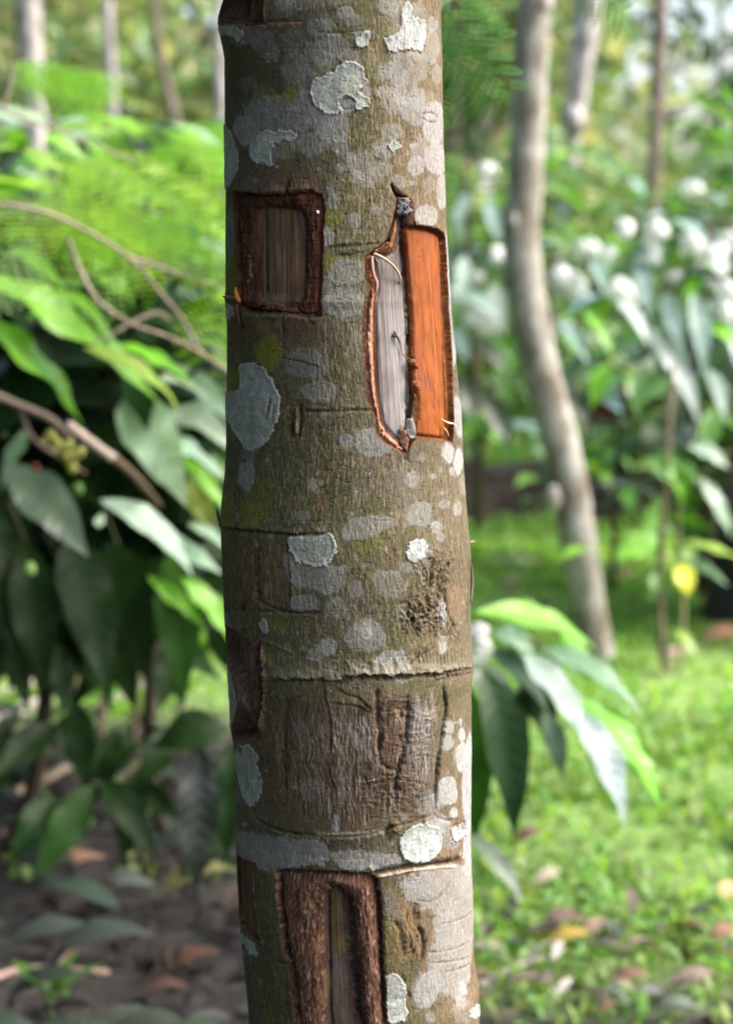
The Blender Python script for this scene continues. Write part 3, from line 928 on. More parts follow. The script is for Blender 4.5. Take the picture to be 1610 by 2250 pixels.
# arc at the foot of the panel
groove(4, [(275, 840), (272, 905), (330, 945), (420, 985), (520, 1005), (640, 1014), (760, 1014), (880, 1008), (1000, 990), (1060, 958), (1150, 945), (1270, 900)], 1.1, 1.3, a=.65, lip=-1.1)
groove(4, [(620, 1006), (760, 1006), (900, 1000), (1010, 984)], 1.2, -1.0, c=(.30, .27, .21), a=.8)
groove(4, [(1055, 930), (1075, 965), (1060, 990)], 2.4, -2.0, c=(.09, .065, .03), a=.7)
groove(4, [(1010, 985), (1030, 1040)], 1.1, 1.0, a=.5)
groove(4, [(1280, 850), (1285, 900), (1350, 930), (1420, 920)], .8, .6, a=.35)
for k in range(9):
    groove(4, [(1330 + k * 9, 985 + k * 5), (1400 + k * 6, 950 + k * 4), (1470, 930 + k * 6)], .5, .5, c=(.08, .05, .03), a=.5)
groove(4, [(245, 520), (255, 640), (262, 740), (270, 845)], .9, .6, c=(.12, .15, .07), a=.6)
# crack with a pale lower lip
groove(4, [(920, 1225), (1000, 1215), (1100, 1192), (1190, 1180), (1320, 1170), (1440, 1152)], 2.2, 2.6, c=(.05, .028, .018), a=.92, lip=.8)
groove(4, [(968, 1242), (1060, 1222), (1180, 1198), (1330, 1186), (1420, 1182)], 1.0, -1.4, c=(.42, .33, .25), a=.85)
bl(4, 1445, 1160, 16, 20, (.12, .06, .04), .8)
# knot scar in the lower right
stain(5, [(1110, 600), (1150, 540), (1200, 520), (1215, 640), (1230, 740), (1215, 850), (1150, 830), (1105, 800)], (.20, .13, .065), .8, 4)
wrinkle(5, [(1110, 600), (1150, 540), (1200, 520), (1225, 640), (1230, 740), (1215, 850), (1150, 830), (1105, 800)], 1.2, 2.4, 6.0, dark=.4, seed=141)
groove(5, [(1195, 660), (1220, 690), (1228, 760), (1215, 840)], 1.5, 1.6, a=.85, lip=.6)
groove(5, [(1185, 520), (1165, 560), (1195, 590), (1180, 620)], 1.6, 1.2, a=.7)
groove(5, [(1055, 620), (1090, 660), (1100, 720), (1125, 800)], 1.5, 1.0, a=.4)
groove(5, [(1115, 740), (1120, 800), (1130, 820)], 2.2, 1.5, a=.65)
groove(5, [(1110, 930), (1125, 980), (1150, 1060)], 1.4, .9, a=.5)
for k, p in enumerate(([(1170, 500), (1260, 520), (1340, 480), (1380, 400)], [(1240, 800), (1360, 790), (1480, 740)], [(1270, 860), (1380, 850), (1490, 820)], [(1330, 640), (1420, 620), (1495, 570)], [(1350, 910), (1430, 890), (1490, 860)], [(1180, 345), (1176, 365), (1192, 380), (1190, 345)])):
    groove(5, p, .7, .5, a=.5)
groove(5, [(400, 845), (440, 860), (480, 870)], 1.0, .8, a=.6)
groove(5, [(240, 900), (250, 1050), (262, 1210)], 1.5, 1.6, a=.6)
groove(5, [(330, 1050), (345, 1130), (365, 1210)], 1.1, .8, a=.4)


def streaks(crop, pts, c, a, su=1.3, zu=14, th=.58, soft=5.0, seed=341):
    """short pale fibres of old cork inside an outline"""
    P = chaikin(SP(crop, pts), 2)
    sl, X, Y = win(P, soft * 2)
    k = sst(soft, -soft, sdpoly(P, X, Y) + soft * (fbm(X / 6, Y / 9, seed + 3, 2) - .5) * 2)
    n = fbm(X / su, Y / zu, seed, 3, .6)
    k = k * sst(th, th + .10, n) * (.5 + vn(X / .6, Y / .9, seed + 5)) * a
    paint(sl, np.clip(k, 0, 1), c)
    H[sl] += .25 * k


PNL = [(340, 200), (1330, 200), (1290, 860), (420, 940)]
streaks(4, PNL, (.17, .14, .115), .38, 1.2, 9, .52)
streaks(4, [(1150, 200), (1320, 200), (1280, 800), (1120, 640)], (.24, .205, .19), .5, 1.1, 7, .50, seed=345)
streaks(4, [(500, 420), (950, 300), (940, 760), (600, 900)], (.22, .185, .165), .4, 1.3, 8, .56, seed=349)
streaks(4, PNL, (.030, .020, .013), .35, 1.0, 16, .60, seed=353)
streaks(5, [(1000, 380), (1250, 330), (1500, 300), (1500, 1200), (1020, 1200)], (.22, .14, .075), .25, 1.2, 7, .57, seed=357)
streaks(1, [(900, 0), (1350, 0), (1360, 1250), (700, 1250), (820, 600)], (.23, .16, .10), .6, .9, 5, .56, seed=361)
streaks(2, [(700, 0), (1060, 0), (880, 900), (900, 1600), (1400, 1640), (300, 1640), (700, 900)], (.19, .16, .095), .6, .9, 5, .57, seed=365)
streaks(3, [(100, 0), (1480, 0), (1500, 1240), (330, 1300), (120, 900)], (.17, .14, .085), .6, .9, 5, .57, seed=369)


# ---- wounds
WD = {}


def wound(crop, pts, rid, smooth=1, rag=.5, m=4, dep=0.0):
    P = chaikin(SP(crop, pts, dep), smooth)
    sl, X, Y = win(P, m)
    sd = sdpoly(P, X, Y) + rag * 2 * (fbm(X / 2.2, Y / 2.2, 151, 3) - .5)
    if rid:
        RID[sl][sd < 0] = rid
    return sl, X, Y, sd


def setc(sl, k, c):
    COL[sl] = COL[sl] * (1 - k[..., None]) + c * k[..., None]


def woodcol(X, Y, cols, su=1.6, zu=70, seed=161, warp=3, wk=.72):
    n = fbm((X + warp * (fbm(X / 20, Y / 60, seed + 1, 2) - .5)) / su, Y / zu, seed, 3, .6)
    n2 = fbm(X / 9, Y / 55, seed + 7, 3)
    t = np.clip((n * .55 + n2 * .6 - .18) * 1.5, 0, .999) * (len(cols) - 1)
    i = t.astype(int)
    f = (t - i)[..., None]
    A = np.asarray(cols, np.float32)
    return (A[i] * (1 - f) + A[np.minimum(i + 1, len(cols) - 1)] * f) * wk * (.62 + .76 * fbm(X / 5, Y / 8, seed + 15, 3))[..., None] * (.8 + .4 * vn(X / .7, Y / 9, seed + 11))[..., None]


# 1. square old window
W1 = [(200, 250), (380, 262), (560, 292), (780, 285), (1000, 268), (1280, 235), (1385, 290), (1440, 400), (1420, 700), (1415, 1100), (1395, 1600), (1400, 1950), (1290, 1945), (1000, 1915), (860, 1905), (560, 1895), (350, 1870), (262, 1790), (262, 1500), (245, 900), (210, 400)]
I1 = [(545, 520), (590, 478), (700, 468), (1000, 495), (1160, 525), (1195, 900), (1175, 1400), (1150, 1770), (1060, 1825), (960, 1838), (890, 1800), (800, 1765), (600, 1745), (550, 1680), (548, 1100)]
sl, X, Y, so = wound(7, W1, 10, smooth=0, rag=1.3)
Pi = chaikin(SP(7, I1, 5.5), 1)
si = sdpoly(Pi, X, Y) + .7 * (fbm(X / 3, Y / 3, 171, 3) - .5)
t = np.clip(-so / (np.maximum(-so, 0) + np.maximum(si, 0) + 1e-6), 0, 1)
ins = sst(.25, -.35, so)
dep = np.interp(t, [0, .10, .22, .45, .75, .93, 1.0], [3.2, 3.6, 2.0, 1.8, 2.8, 4.4, 5.4])
dep = dep + 1.8 * (fbm(X / 9, Y / 9, 175, 3) - .5) + 2.2 * (fbm(X / 1.6, Y / 7, 177, 3) - .5) + 1.3 * (fbm(X / 7, Y / 1.2, 179, 2) - .5)
iw = sst(.3, -.3, si)
dep = dep * (1 - iw) + 6.0 * iw + iw * .5 * (fbm(X / 1.2, Y / 60, 181, 2) - .5)
H[sl] = H[sl] * (1 - ins) - dep * ins
DK = woodcol(X, Y, [(.036, .017, .011), (.080, .036, .021), (.135, .062, .036)], 1.6, 9, 185)
setc(sl, sst(1.05, .75, so), DK)
redge = sst(5.0, 3.0, -so) * (X > Pi[:, 0].mean() + 14) * ins
setc(sl, redge * .85, np.array((.13, .045, .028)) * (.7 + .6 * fib[sl])[..., None])
# resin specks along both flanks
for xx, y0, y1, c in ((318, 450, 1450, (.40, .18, .08)), (385, 520, 1500, (.50, .42, .30)), (335, 800, 1300, (.3, .13, .06)), (1280, 560, 1200, (.42, .24, .13)), (1215, 1200, 1760, (.48, .25, .14)), (520, 500, 1300, (.22, .20, .17)), (395, 1120, 1400, (.45, .38, .28))):
    for k in range(13):
        y = RNG.uniform(y0, y1)
        x = xx + RNG.normal() * 11 - (y - 1000) * .01
        groove(7, [(x, y), (x + RNG.uniform(-6, 6), y + RNG.uniform(15, 70))], .26, -.2, c=np.array(c) * RNG.uniform(.35, .8), a=.8, rag=.3)
WC = woodcol(X, Y, [(.055, .028, .016), (.12, .063, .032), (.18, .098, .048), (.17, .13, .10), (.12, .060, .030), (.27, .165, .085)], 3.4, 26, 191)
setc(sl, iw, WC)
RID[sl][(si < 0) & (so < 0)] = 11
groove(7, [(548, 560), (548, 1000), (556, 1650)], .9, 1.0, c=(.012, .008, .006), a=.95)  # recess shadow along the inner edge, painted near black
groove(7, [(560, 1880), (380, 1860), (330, 1760)], 1.5, .8, a=.6)
groove(7, [(545, 290), (900, 285), (1260, 255)], .9, .8, a=.85)
for _ in range(16):
    e = 2 + RNG.integers(2)
    u = RNG.uniform(.1, .9)
    p, q = [((230, 320 + 1450 * u), (540, 360 + 1380 * u)), ((1400, 320 + 1500 * u), (1190, 420 + 1300 * u)), ((260 + 1050 * u, 275), (560 + 560 * u, 470)), ((300 + 1000 * u, 1900), (580 + 520 * u, 1790))][e]
    groove(7, [p, ((p[0] + q[0]) / 2 + RNG.normal() * 25, (p[1] + q[1]) / 2 + RNG.normal() * 25), q], .5, .9, a=.7)
# brown lip above and blocks below
groove(7, [(560, 280), (900, 268), (1240, 240)], 1.0, .2, c=(.30, .15, .07), a=.6, lip=1.2)
groove(7, [(935, 110), (945, 150), (910, 200), (930, 270)], 1.6, 1.4, c=(.02, .014, .01), a=.95)
groove(7, [(575, 210), (570, 290)], 1.0, .9, a=.9)
groove(7, [(280, 260), (310, 130), (345, 60)], .9, .6, c=(.16, .08, .04), a=.6)
groove(7, [(350, 1885), (600, 1910), (880, 1905), (1200, 1950), (1400, 1950)], 1.3, 1.2, a=.8, lip=-.6)
groove(7, [(875, 1920), (865, 2010), (880, 2200)], 1.0, .9, a=.8)
groove(7, [(1200, 1960), (1240, 2030), (1300, 2060)], 1.0, .8, a=.6)
groove(7, [(280, 1860), (300, 2020), (335, 2130)], 1.5, 1.4, c=(.05, .02, .012), a=.9)
groove(7, [(140, 1935), (170, 1920), (240, 1870)], .8, .5, c=(.17, .08, .04), a=.7)
stain(7, [(880, 1930), (1190, 1950), (1250, 2050), (1180, 2250), (890, 2240)], (.105, .055, .03), .7, 2)
groove(7, [(90, 1690), (170, 1690), (260, 1710), (300, 1700)], 1.3, 1.8, c=(.20, .075, .03), a=.9, lip=.8)
stain(7, [(240, 1540), (300, 1600), (345, 1720), (320, 1790), (250, 1760)], (.26, .095, .03), .85, 1.5)
RID_W1 = 10

# 2. fresh tall cut with orange inner bark
W2 = [(330, 60), (350, 110), (395, 142), (460, 162), (492, 215), (486, 378), (560, 386), (660, 405), (728, 447), (738, 600), (752, 900), (768, 1200), (788, 1500), (797, 1800), (798, 2090), (770, 2062), (640, 2047), (516, 2042), (480, 2062), (455, 2130), (425, 2168), (340, 2122), (240, 2052), (195, 1985), (202, 1880), (140, 1800), (122, 1500), (95, 1250), (108, 1050), (150, 920), (155, 850), (130, 780), (108, 632), (180, 572), (280, 500), (305, 430), (332, 350), (352, 260), (372, 175), (345, 130), (325, 80)]
sl, X, Y, so = wound(6, W2, 20, smooth=1, rag=.35, dep=.5)
ins = sst(.2, -.25, so)
H[sl] = H[sl] * (1 - ins) - ins * (3.6 + .9 * (fbm(X / 1.5, Y / 8, 201, 3) - .5))
setc(sl, sst(1.05, .75, so), woodcol(X, Y, [(.05, .018, .009), (.12, .042, .014), (.19, .065, .02)], 1.2, 8, 203))
# callus ridge on the left
CL = [(180, 590), (112, 632), (132, 780), (156, 850), (150, 920), (108, 1050), (96, 1250), (122, 1500), (140, 1800), (202, 1880), (196, 1985), (240, 2052), (340, 2122), (425, 2168), (412, 2112), (300, 2012), (242, 1932), (232, 1852), (204, 1700), (192, 1500), (186, 1300), (186, 1100), (206, 900), (212, 800), (178, 760)]
sl, X, Y, sc = wound(6, CL, 21, smooth=1, rag=.3)
k = sst(.2, -.2, sc)
rid_ = np.clip(-sc / 2.6, 0, 1)
H[sl] = H[sl] * (1 - k) + k * (-3.0 + 3.2 * np.sqrt(rid_) + 2.0 * (fbm(X / 1.1, Y / 2.0, 211, 3) - .5))
setc(sl, k, woodcol(X, Y, [(.22, .10, .06), (.37, .19, .125), (.48, .27, .185)], 1.0, 4, 213))
groove(6, [(150, 930), (130, 1100), (122, 1260), (140, 1500), (160, 1750), (215, 1900)], .7, 1.4, c=(.12, .05, .03), a=.65)
for _ in range(40):
    y = RNG.uniform(930, 1750)
    x = np.interp(y, [930, 1250, 1500, 1750], [195, 172, 175, 195]) + RNG.normal() * 5
    groove(6, [(x, y), (x + RNG.uniform(-3, 3), y + RNG.uniform(4, 14))], .35, .5, c=(.10, .04, .02), a=.8)
for _ in range(26):
    u = RNG.uniform(0, 1)
    x, y = 225 + 160 * u + RNG.normal() * 6, 1960 + 150 * u + RNG.normal() * 8
    groove(6, [(x, y), (x + 6, y + 9)], .5, .6, c=(.12, .05, .03), a=.8)
stain(6, [(112, 640), (135, 640), (150, 730), (172, 800), (160, 840), (135, 790)], (.55, .17, .035), .95, .8, .15)
stain(6, [(150, 800), (178, 830), (185, 900), (172, 940), (156, 880)], (.52, .17, .04), .9, .8, .15)
groove(6, [(140, 650), (150, 740), (170, 790)], .8, 1.4, c=(.16, .05, .02), a=.8)
# silvery wood
GW = [(358, 300), (400, 300), (428, 400), (438, 600), (466, 850), (486, 1000), (490, 1300), (492, 1600), (484, 1850), (440, 1960), (415, 2105), (300, 2010), (244, 1930), (234, 1852), (206, 1700), (194, 1500), (188, 1300), (188, 1100), (208, 900), (214, 800), (190, 700), (182, 600), (290, 590), (345, 580), (358, 450)]
sl, X, Y, sg = wound(6, GW, 22, smooth=1, rag=.25, dep=5.0)
k = sst(.25, -.25, sg)
H[sl] = H[sl] * (1 - k) + k * (-5.5 + .8 * (fbm(X / 1.1, Y / 80, 221, 3) - .5) - 1.5 * sst(-3, 0, sg))
cw = woodcol(X, Y, [(.10, .066, .042), (.155, .12, .092), (.225, .205, .19), (.18, .155, .138), (.14, .088, .054)], 2.2, 26, 223)
ctr = np.exp(-((X - X.mean() - 1) / 9.0) ** 2) * sst(0, 30, -(Y - Y.max()) - 40)
cw = cw + (np.array((.27, .26, .255)) * (.8 + .4 * fib[sl])[..., None] - cw) * (.6 * ctr)[..., None]
setc(sl, k, cw)
stain(6, [(170, 600), (215, 600), (225, 720), (185, 760)], (.03, .025, .025), .85, 2, .1)
stain(6, [(400, 300), (430, 400), (440, 700), (410, 700), (385, 480)], (.10, .09, .09), .6, 3, .2)
# dark gap
groove(6, [(420, 380), (434, 500), (446, 700), (468, 860), (482, 980), (488, 1200), (492, 1500), (492, 1700), (490, 1850), (470, 1960)], 2.8, 2.5, c=(.018, .011, .008), a=1.0, dep=3.0)
stain(6, [(424, 380), (440, 420), (462, 700), (484, 900), (500, 1200), (502, 1600), (500, 1900), (470, 1960), (472, 1500), (470, 1100), (440, 800), (420, 560)], (.022, .013, .010), .95, .8, .1)
stain(6, [(285, 500), (345, 350), (358, 420), (355, 570), (310, 600), (190, 580)], (.13, .065, .035), .85, 1.5, .3)
# orange
OG = [(428, 386), (560, 394), (650, 412), (716, 448), (726, 600), (736, 900), (748, 1300), (758, 1600), (766, 1850), (770, 2058), (640, 2045), (518, 2038), (516, 1960), (545, 1880), (546, 1780), (538, 1690), (512, 1640), (505, 1500), (500, 1300), (494, 1050), (478, 850), (456, 600), (440, 480)]
sl, X, Y, sg = wound(6, OG, 23, smooth=1, rag=.35, dep=1.5)
k = sst(.25, -.25, sg)
H[sl] = H[sl] * (1 - k) + k * (-3.2 + .35 * (fbm(X / 2.5, Y / 120, 231, 3) - .5) - 1.8 * sst(-3.2, 0, sg) ** 2 + .5 * (fbm(X / 7, Y / 30, 235, 2) - .5))
oc = woodcol(X, Y, [(.13, .030, .006), (.18, .045, .008), (.225, .062, .012), (.15, .036, .006)], 3.0, 140, 233, wk=1.0)
blot = sst(.52, .72, fbm(X / 9, Y / 26, 237, 4))
oc = oc + (np.array((.19, .052, .022)) - oc) * (.65 * blot)[..., None]
oc = oc * (.85 + .3 * fbm(X / 1.0, Y / 16, 239, 3))[..., None] * (1 - .40 * np.exp(-(np.maximum(-sg, 0) / 1.6) ** 2))[..., None]  # strip edges darkened in the colour as curvature shading
setc(sl, k, oc)
for _ in range(22):
    y = RNG.uniform(480, 2000)
    x = RNG.uniform(530, 735)
    groove(6, [(x, y), (x + RNG.uniform(-4, 4), y + RNG.uniform(4, 16))], .35, .5, c=(.12, .03, .02), a=.85)
groove(6, [(640, 640), (664, 850), (685, 1150), (705, 1500), (712, 1620)], .5, -.3, c=(.46, .17, .06), a=.75, rag=.2)
groove(6, [(620, 480), (650, 680), (672, 900), (690, 1120)], .7, .25, c=(.30, .08, .03), a=.6)
groove(6, [(600, 1400), (650, 1650), (690, 1850)], .9, .3, c=(.30, .075, .04), a=.55)
stain(6, [(560, 1500), (610, 1520), (640, 1650), (600, 1680), (560, 1580)], (.24, .085, .06), .6, 3, .2)
stain(6, [(500, 850), (530, 860), (530, 960), (500, 1000)], (.26, .08, .03), .6, 3, .2)
# fibrous rim at the right of the orange
groove(6, [(728, 460), (744, 800), (758, 1200), (774, 1500), (784, 1800), (788, 2060)], 1.0, .7, c=(.055, .020, .008), a=.95, rag=1.2)
groove(6, [(736, 460), (752, 900), (768, 1300), (786, 1600), (795, 1900)], .6, -.5, c=(.24, .095, .025), a=.7, rag=1.5)
groove(6, [(430, 382), (560, 388), (660, 406), (722, 446)], .9, 1.0, c=(.10, .04, .015), a=.9, lip=.6)
groove(6, [(500, 1320), (515, 1500), (535, 1680)], 1.4, -.5, c=(.33, .13, .04), a=.6, rag=1.4)
groove(6, [(502, 1660), (520, 1750), (530, 1880), (500, 1960)], 1.4, -1.0, c=(.10, .06, .04), a=.85)
groove(6, [(440, 2000), (450, 2100), (430, 2230)], 1.6, 1.2, c=(.05, .025, .018), a=.85)
groove(6, [(320, 45), (350, 100), (395, 140), (440, 158)], 1.2, 1.6, c=(.08, .03, .02), a=.95)

# 3. narrow hollow at the left edge
W3 = [(100, -170), (122, -165), (180, -140), (260, -75), (275, -40), (300, -90), (322, -60), (330, 60), (333, 200), (325, 330), (305, 420), (315, 500), (338, 560), (318, 530), (295, 462), (205, 485), (190, 470), (208, 555), (175, 510), (140, 455), (150, 400), (180, 310), (186, 240), (170, 150), (128, 45), (118, -40)]
sl, X, Y, so = wound(4, W3, 30, smooth=1, rag=.4)
ins = sst(.3, -.4, so)
mx = (X - X.min()) / (X.max() - X.min())
H[sl] = H[sl] * (1 - ins) - ins * (1.2 + 7.5 * sst(0, 4.5, -so) + 3.2 * (fbm(X / 1.6, Y / 9, 241, 3) - .5))
setc(sl, sst(1.05, .75, so), woodcol(X, Y, [(.055, .033, .024), (.115, .070, .050), (.19, .12, .085), (.085, .052, .038)], 1.1, 8, 243))
groove(4, [(262, -20), (278, 60), (290, 180), (282, 330), (245, 430), (180, 440)], 4.0, 3.0, c=(.014, .009, .007), a=1.0, dep=3)  # inner shadow of the hollow, painted into the groove
groove(4, [(262, -90), (240, -20), (250, 60)], 1.6, 1.5, c=(.02, .012, .009), a=.9, dep=3)
streaks(4, [(130, -150), (250, -80), (270, 150), (200, 420), (160, 420), (190, 250), (150, 40)], (.24, .16, .12), .7, 1.0, 5, .54, soft=2, seed=377)
groove(4, [(318, -50), (322, 100), (322, 260), (312, 420)], 2.0, -3.0, c=(.17, .095, .06), a=.8)

# 4. small cut at the top left
W4 = [(60, -90), (330, -90), (332, 60), (330, 128), (240, 132), (150, 118), (100, 108), (70, 100), (85, 0)]
sl, X, Y, so = wound(1, W4, 40, smooth=1)
ins = sst(.3, -.4, so)
H[sl] = H[sl] * (1 - ins) - ins * (3.0 + 3.5 * sst(0, 8, -so) + 2.0 * (fbm(X / 3.0, Y / 14, 251, 3) - .5))
setc(sl, sst(1.05, .75, so), woodcol(X, Y, [(.030, .018, .013), (.065, .038, .026), (.11, .06, .038)], 2, 20, 253))
groove(1, [(190, -40), (190, 60), (200, 100)], 3.0, 2.5, c=(.012, .008, .007), a=.9)
groove(1, [(330, 30), (335, 90), (340, 125)], 1.1, -.6, c=(.26, .10, .04), a=.8)
groove(1, [(75, 112), (150, 128), (250, 138), (340, 132), (440, 128), (548, 126)], 1.4, 1.0, c=(.06, .028, .015), a=.85, lip=-1.0)
groove(1, [(345, 134), (440, 130), (545, 128)], .6, -.8, c=(.30, .14, .06), a=.75)
groove(1, [(80, 118), (120, 150), (330, 160)], 1.2, .5, c=(.10, .05, .025), a=.5)

# 5. old wound at the foot
W5 = [(400, 335), (520, 338), (700, 345), (760, 352), (900, 352), (962, 378), (975, 430), (988, 560), (995, 700), (1000, 850), (1010, 1000), (1016, 1100), (1024, 1300), (520, 1300), (510, 1150), (492, 1000), (480, 880), (440, 780), (425, 650), (405, 500), (398, 400)]
sl, X, Y, so = wound(5, W5, 50, smooth=1, m=5, rag=1.3)
ins = sst(.3, -.5, so)
SLOT = chaikin(SP(5, [(668, 480), (688, 445), (740, 436), (790, 465), (838, 540), (850, 700), (858, 860), (876, 1000), (890, 1300), (684, 1300), (678, 1000), (668, 800), (662, 640)], 5.0), 1)
ss = sdpoly(SLOT, X, Y) + .8 * (fbm(X / 3, Y / 6, 263, 2) - .5)
q = np.clip(-so / (np.maximum(-so, 0) + np.maximum(ss, 0) + 1e-6), 0, 1)
dep = np.interp(q, [0, .06, .2, .5, .8, 1], [3.6, 4.0, 1.8, .6, 1.6, 4.5])
dep = dep + 1.6 * (fbm(X / 1.5, Y / 7, 261, 3) - .5) + 1.2 * (fbm(X / 8, Y / 10, 264, 2) - .5)
ks = sst(.3, -.5, ss)
dep = dep * (1 - ks) + ks * (8.5 + .8 * (fbm(X / 1.5, Y / 60, 265, 2) - .5))
H[sl] = H[sl] * (1 - ins) - ins * dep
lob = woodcol(X, Y, [(.060, .027, .018), (.105, .052, .034), (.16, .085, .056), (.115, .056, .036)], 1.5, 5, 267)
lob = lob + (np.array((.36, .21, .15)) - lob) * (sst(.66, .76, vn(X / .8, Y / 2.2, 269)) * .55)[..., None]
setc(sl, sst(1.05, .75, so), lob)
wd = woodcol(X, Y, [(.050, .025, .015), (.095, .052, .030), (.15, .11, .085), (.13, .078, .045), (.065, .032, .018)], 2.6, 40, 271)
setc(sl, ks, wd)
RID[sl][(ss < 0) & (so < 0)] = 51
stain(5, [(690, 490), (730, 480), (745, 600), (742, 760), (700, 770), (690, 640)], (.13, .10, .020), .8, 3, .3)
stain(5, [(725, 760), (775, 700), (780, 820), (740, 830)], (.30, .19, .05), .7, 3, .3)
stain(5, [(690, 830), (760, 840), (770, 1200), (700, 1210)], (.27, .23, .20), .5, 4, .4)
groove(5, [(800, 470), (812, 600), (822, 760), (840, 900), (862, 1060), (876, 1260)], 4.2, 2.6, c=(.018, .011, .008), a=.92)  # shadow at the slot's right side, put into the groove colour
groove(5, [(678, 470), (676, 640), (684, 860), (690, 1260)], 1.2, 1.4, c=(.02, .012, .009), a=.9)
groove(5, [(405, 345), (412, 480), (430, 640), (450, 800), (482, 900), (495, 1040), (512, 1240)], 1.6, 1.6, c=(.022, .013, .01), a=.9)
groove(5, [(968, 380), (985, 520), (995, 760), (1005, 960), (1018, 1200)], 1.3, 1.4, c=(.03, .017, .012), a=.9)
stain(5, [(440, 850), (480, 880), (505, 1200), (470, 1200)], (.07, .028, .022), .8, 3, .2)
wrinkle(5, [(520, 420), (650, 410), (660, 570), (540, 590)], 1.6, 2.4, 4.0, dark=.4, seed=275)
stain(5, [(540, 430), (630, 410), (640, 560), (560, 580)], (.26, .15, .075), .6, 5)
stain(5, [(600, 700), (650, 690), (650, 800), (610, 810)], (.27, .14, .06), .5, 4)
groove(5, [(640, 920), (672, 960), (660, 1080)], 1.5, -.9, c=(.22, .12, .055), a=.7)
groove(5, [(400, 338), (560, 340), (740, 350), (900, 354), (960, 375)], 1.4, 1.4, c=(.03, .018, .013), a=.85, lip=1.0)
groove(5, [(690, 440), (720, 430), (780, 460)], 2.4, 2.0, c=(.025, .014, .01), a=.8)
groove(5, [(920, 310), (945, 350), (930, 385)], 1.6, -1.4, c=(.20, .11, .07), a=.8)

# 6. strip wound at the lower left edge
W6 = [(165, 230), (182, 250), (240, 285), (300, 305), (278, 380), (272, 470), (290, 600), (306, 720), (300, 755), (268, 735), (215, 660), (192, 560), (183, 420), (172, 300)]
sl, X, Y, so = wound(5, W6, 60, smooth=1, rag=1.0)
ins = sst(.3, -.4, so)
H[sl] = H[sl] * (1 - ins) - ins * (2.6 + 1.6 * (fbm(X / 2.0, Y / 14, 281, 3) - .5))
setc(sl, sst(1.05, .75, so), woodcol(X, Y, [(.085, .045, .028), (.15, .085, .05), (.21, .125, .075)], 1.5, 14, 283))
groove(5, [(168, 240), (182, 420), (195, 580), (212, 660)], 1.6, 1.4, c=(.018, .012, .009), a=.9)
groove(5, [(262, 400), (268, 520), (285, 620), (303, 710)], 1.2, -.8, c=(.46, .45, .46), a=.85, rag=1.2)
groove(5, [(250, 700), (290, 740), (305, 770)], 2.4, 1.4, c=(.03, .02, .015), a=.85)

# ---- build vertices
CZ, RZ = prof(ZR)
flare = np.exp(-np.maximum(ZR, 0) / 0.10)[:, None] * 0.012 * (np.cos(5 * THc)[None, :] + 0.6 * np.cos(3 * THc + 1)[None, :])
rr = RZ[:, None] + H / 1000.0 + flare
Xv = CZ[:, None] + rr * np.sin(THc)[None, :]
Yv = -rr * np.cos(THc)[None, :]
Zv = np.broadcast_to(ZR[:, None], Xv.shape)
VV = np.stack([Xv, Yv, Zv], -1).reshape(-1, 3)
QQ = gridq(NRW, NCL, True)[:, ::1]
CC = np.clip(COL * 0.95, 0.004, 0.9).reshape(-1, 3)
RF = RID.reshape(-1)[QQ[:, 0]]
_tmp = np.full(len(VV), -1, np.int64)


def region(name, ids, matkey, parent):
    f = QQ[np.isin(RF, ids)]
    if not len(f):
        return None
    u = np.unique(f)
    _tmp[u] = np.arange(len(u))
    me = np_mesh(name, VV[u], _tmp[f], CC[u])
    return link(name, me, M[matkey], parent)


tree = empty('cinchona_tree', (0, 0, 0), label='foreground tree trunk with lichen spots and rectangular bark cuts, one bright orange', cat='tree')
tree.name = 'foreground_tree'
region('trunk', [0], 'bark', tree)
w = region('square_cut', [10], 'callus', tree)
w['label'] = 'old dark brown square cut with rolled edges'
region('exposed_wood', [11], 'wood', w)
w = region('fresh_cut', [20], 'callus', tree)
w['label'] = 'tall ragged cut with dark inner edges'
region('callus_ridge', [21], 'callus', w)
region('exposed_wood', [22], 'wood', w)
o = region('inner_bark', [23], 'inner', w)
o['label'] = 'smooth bright orange strip of inner bark'
region('hollow_scar', [30], 'callus', tree)
region('bark_notch', [40], 'callus', tree)
w = region('healed_cut', [50], 'callus', tree)
region('exposed_wood', [51], 'wood', w)
region('strip_scar', [60], 'callus', tree)
for i in LICH:
    region('lichen', [i], 'lichen', tree)


# loose pieces of bark on the trunk
def trunk_pt(crop, X, Y, out=0.0):
    s, z = S(*cp(crop, [(X, Y)])[0])
    th = s / 1000 / R0
    c, R = prof(z / 1000)
    r = R + out / 1000
    return np.array([c + r * sin(th), -r * cos(th), z / 1000])


def flap(name, rows, c, matkey='callus', ns=.0003):
    """curled sheet: rows of (crop, X, Y, out mm) laid out as a grid, thickened"""
    g = np.array([[trunk_pt(*p) for p in r] for r in rows])
    nr, nc = g.shape[:2]
    a = np.array([catmull(g[i], 4) for i in range(nr)])
    b = np.array([catmull(a[:, j], 4) for j in range(a.shape[1])]).transpose(1, 0, 2)
    n1, n2 = b.shape[:2]
    b = b + RNG.normal(size=b.shape) * ns
    mb = MB()
    k = RNG.uniform(.75, 1.25, (n1 * n2, 1))
    mb.add(b.reshape(-1, 3), gridq(n1, n2), np.asarray(c) * k)
    o = mb.build(name, M[matkey], tree, False)
    sm = o.modifiers.new('thick', 'SOLIDIFY')
    sm.thickness = 0.0009
    return o


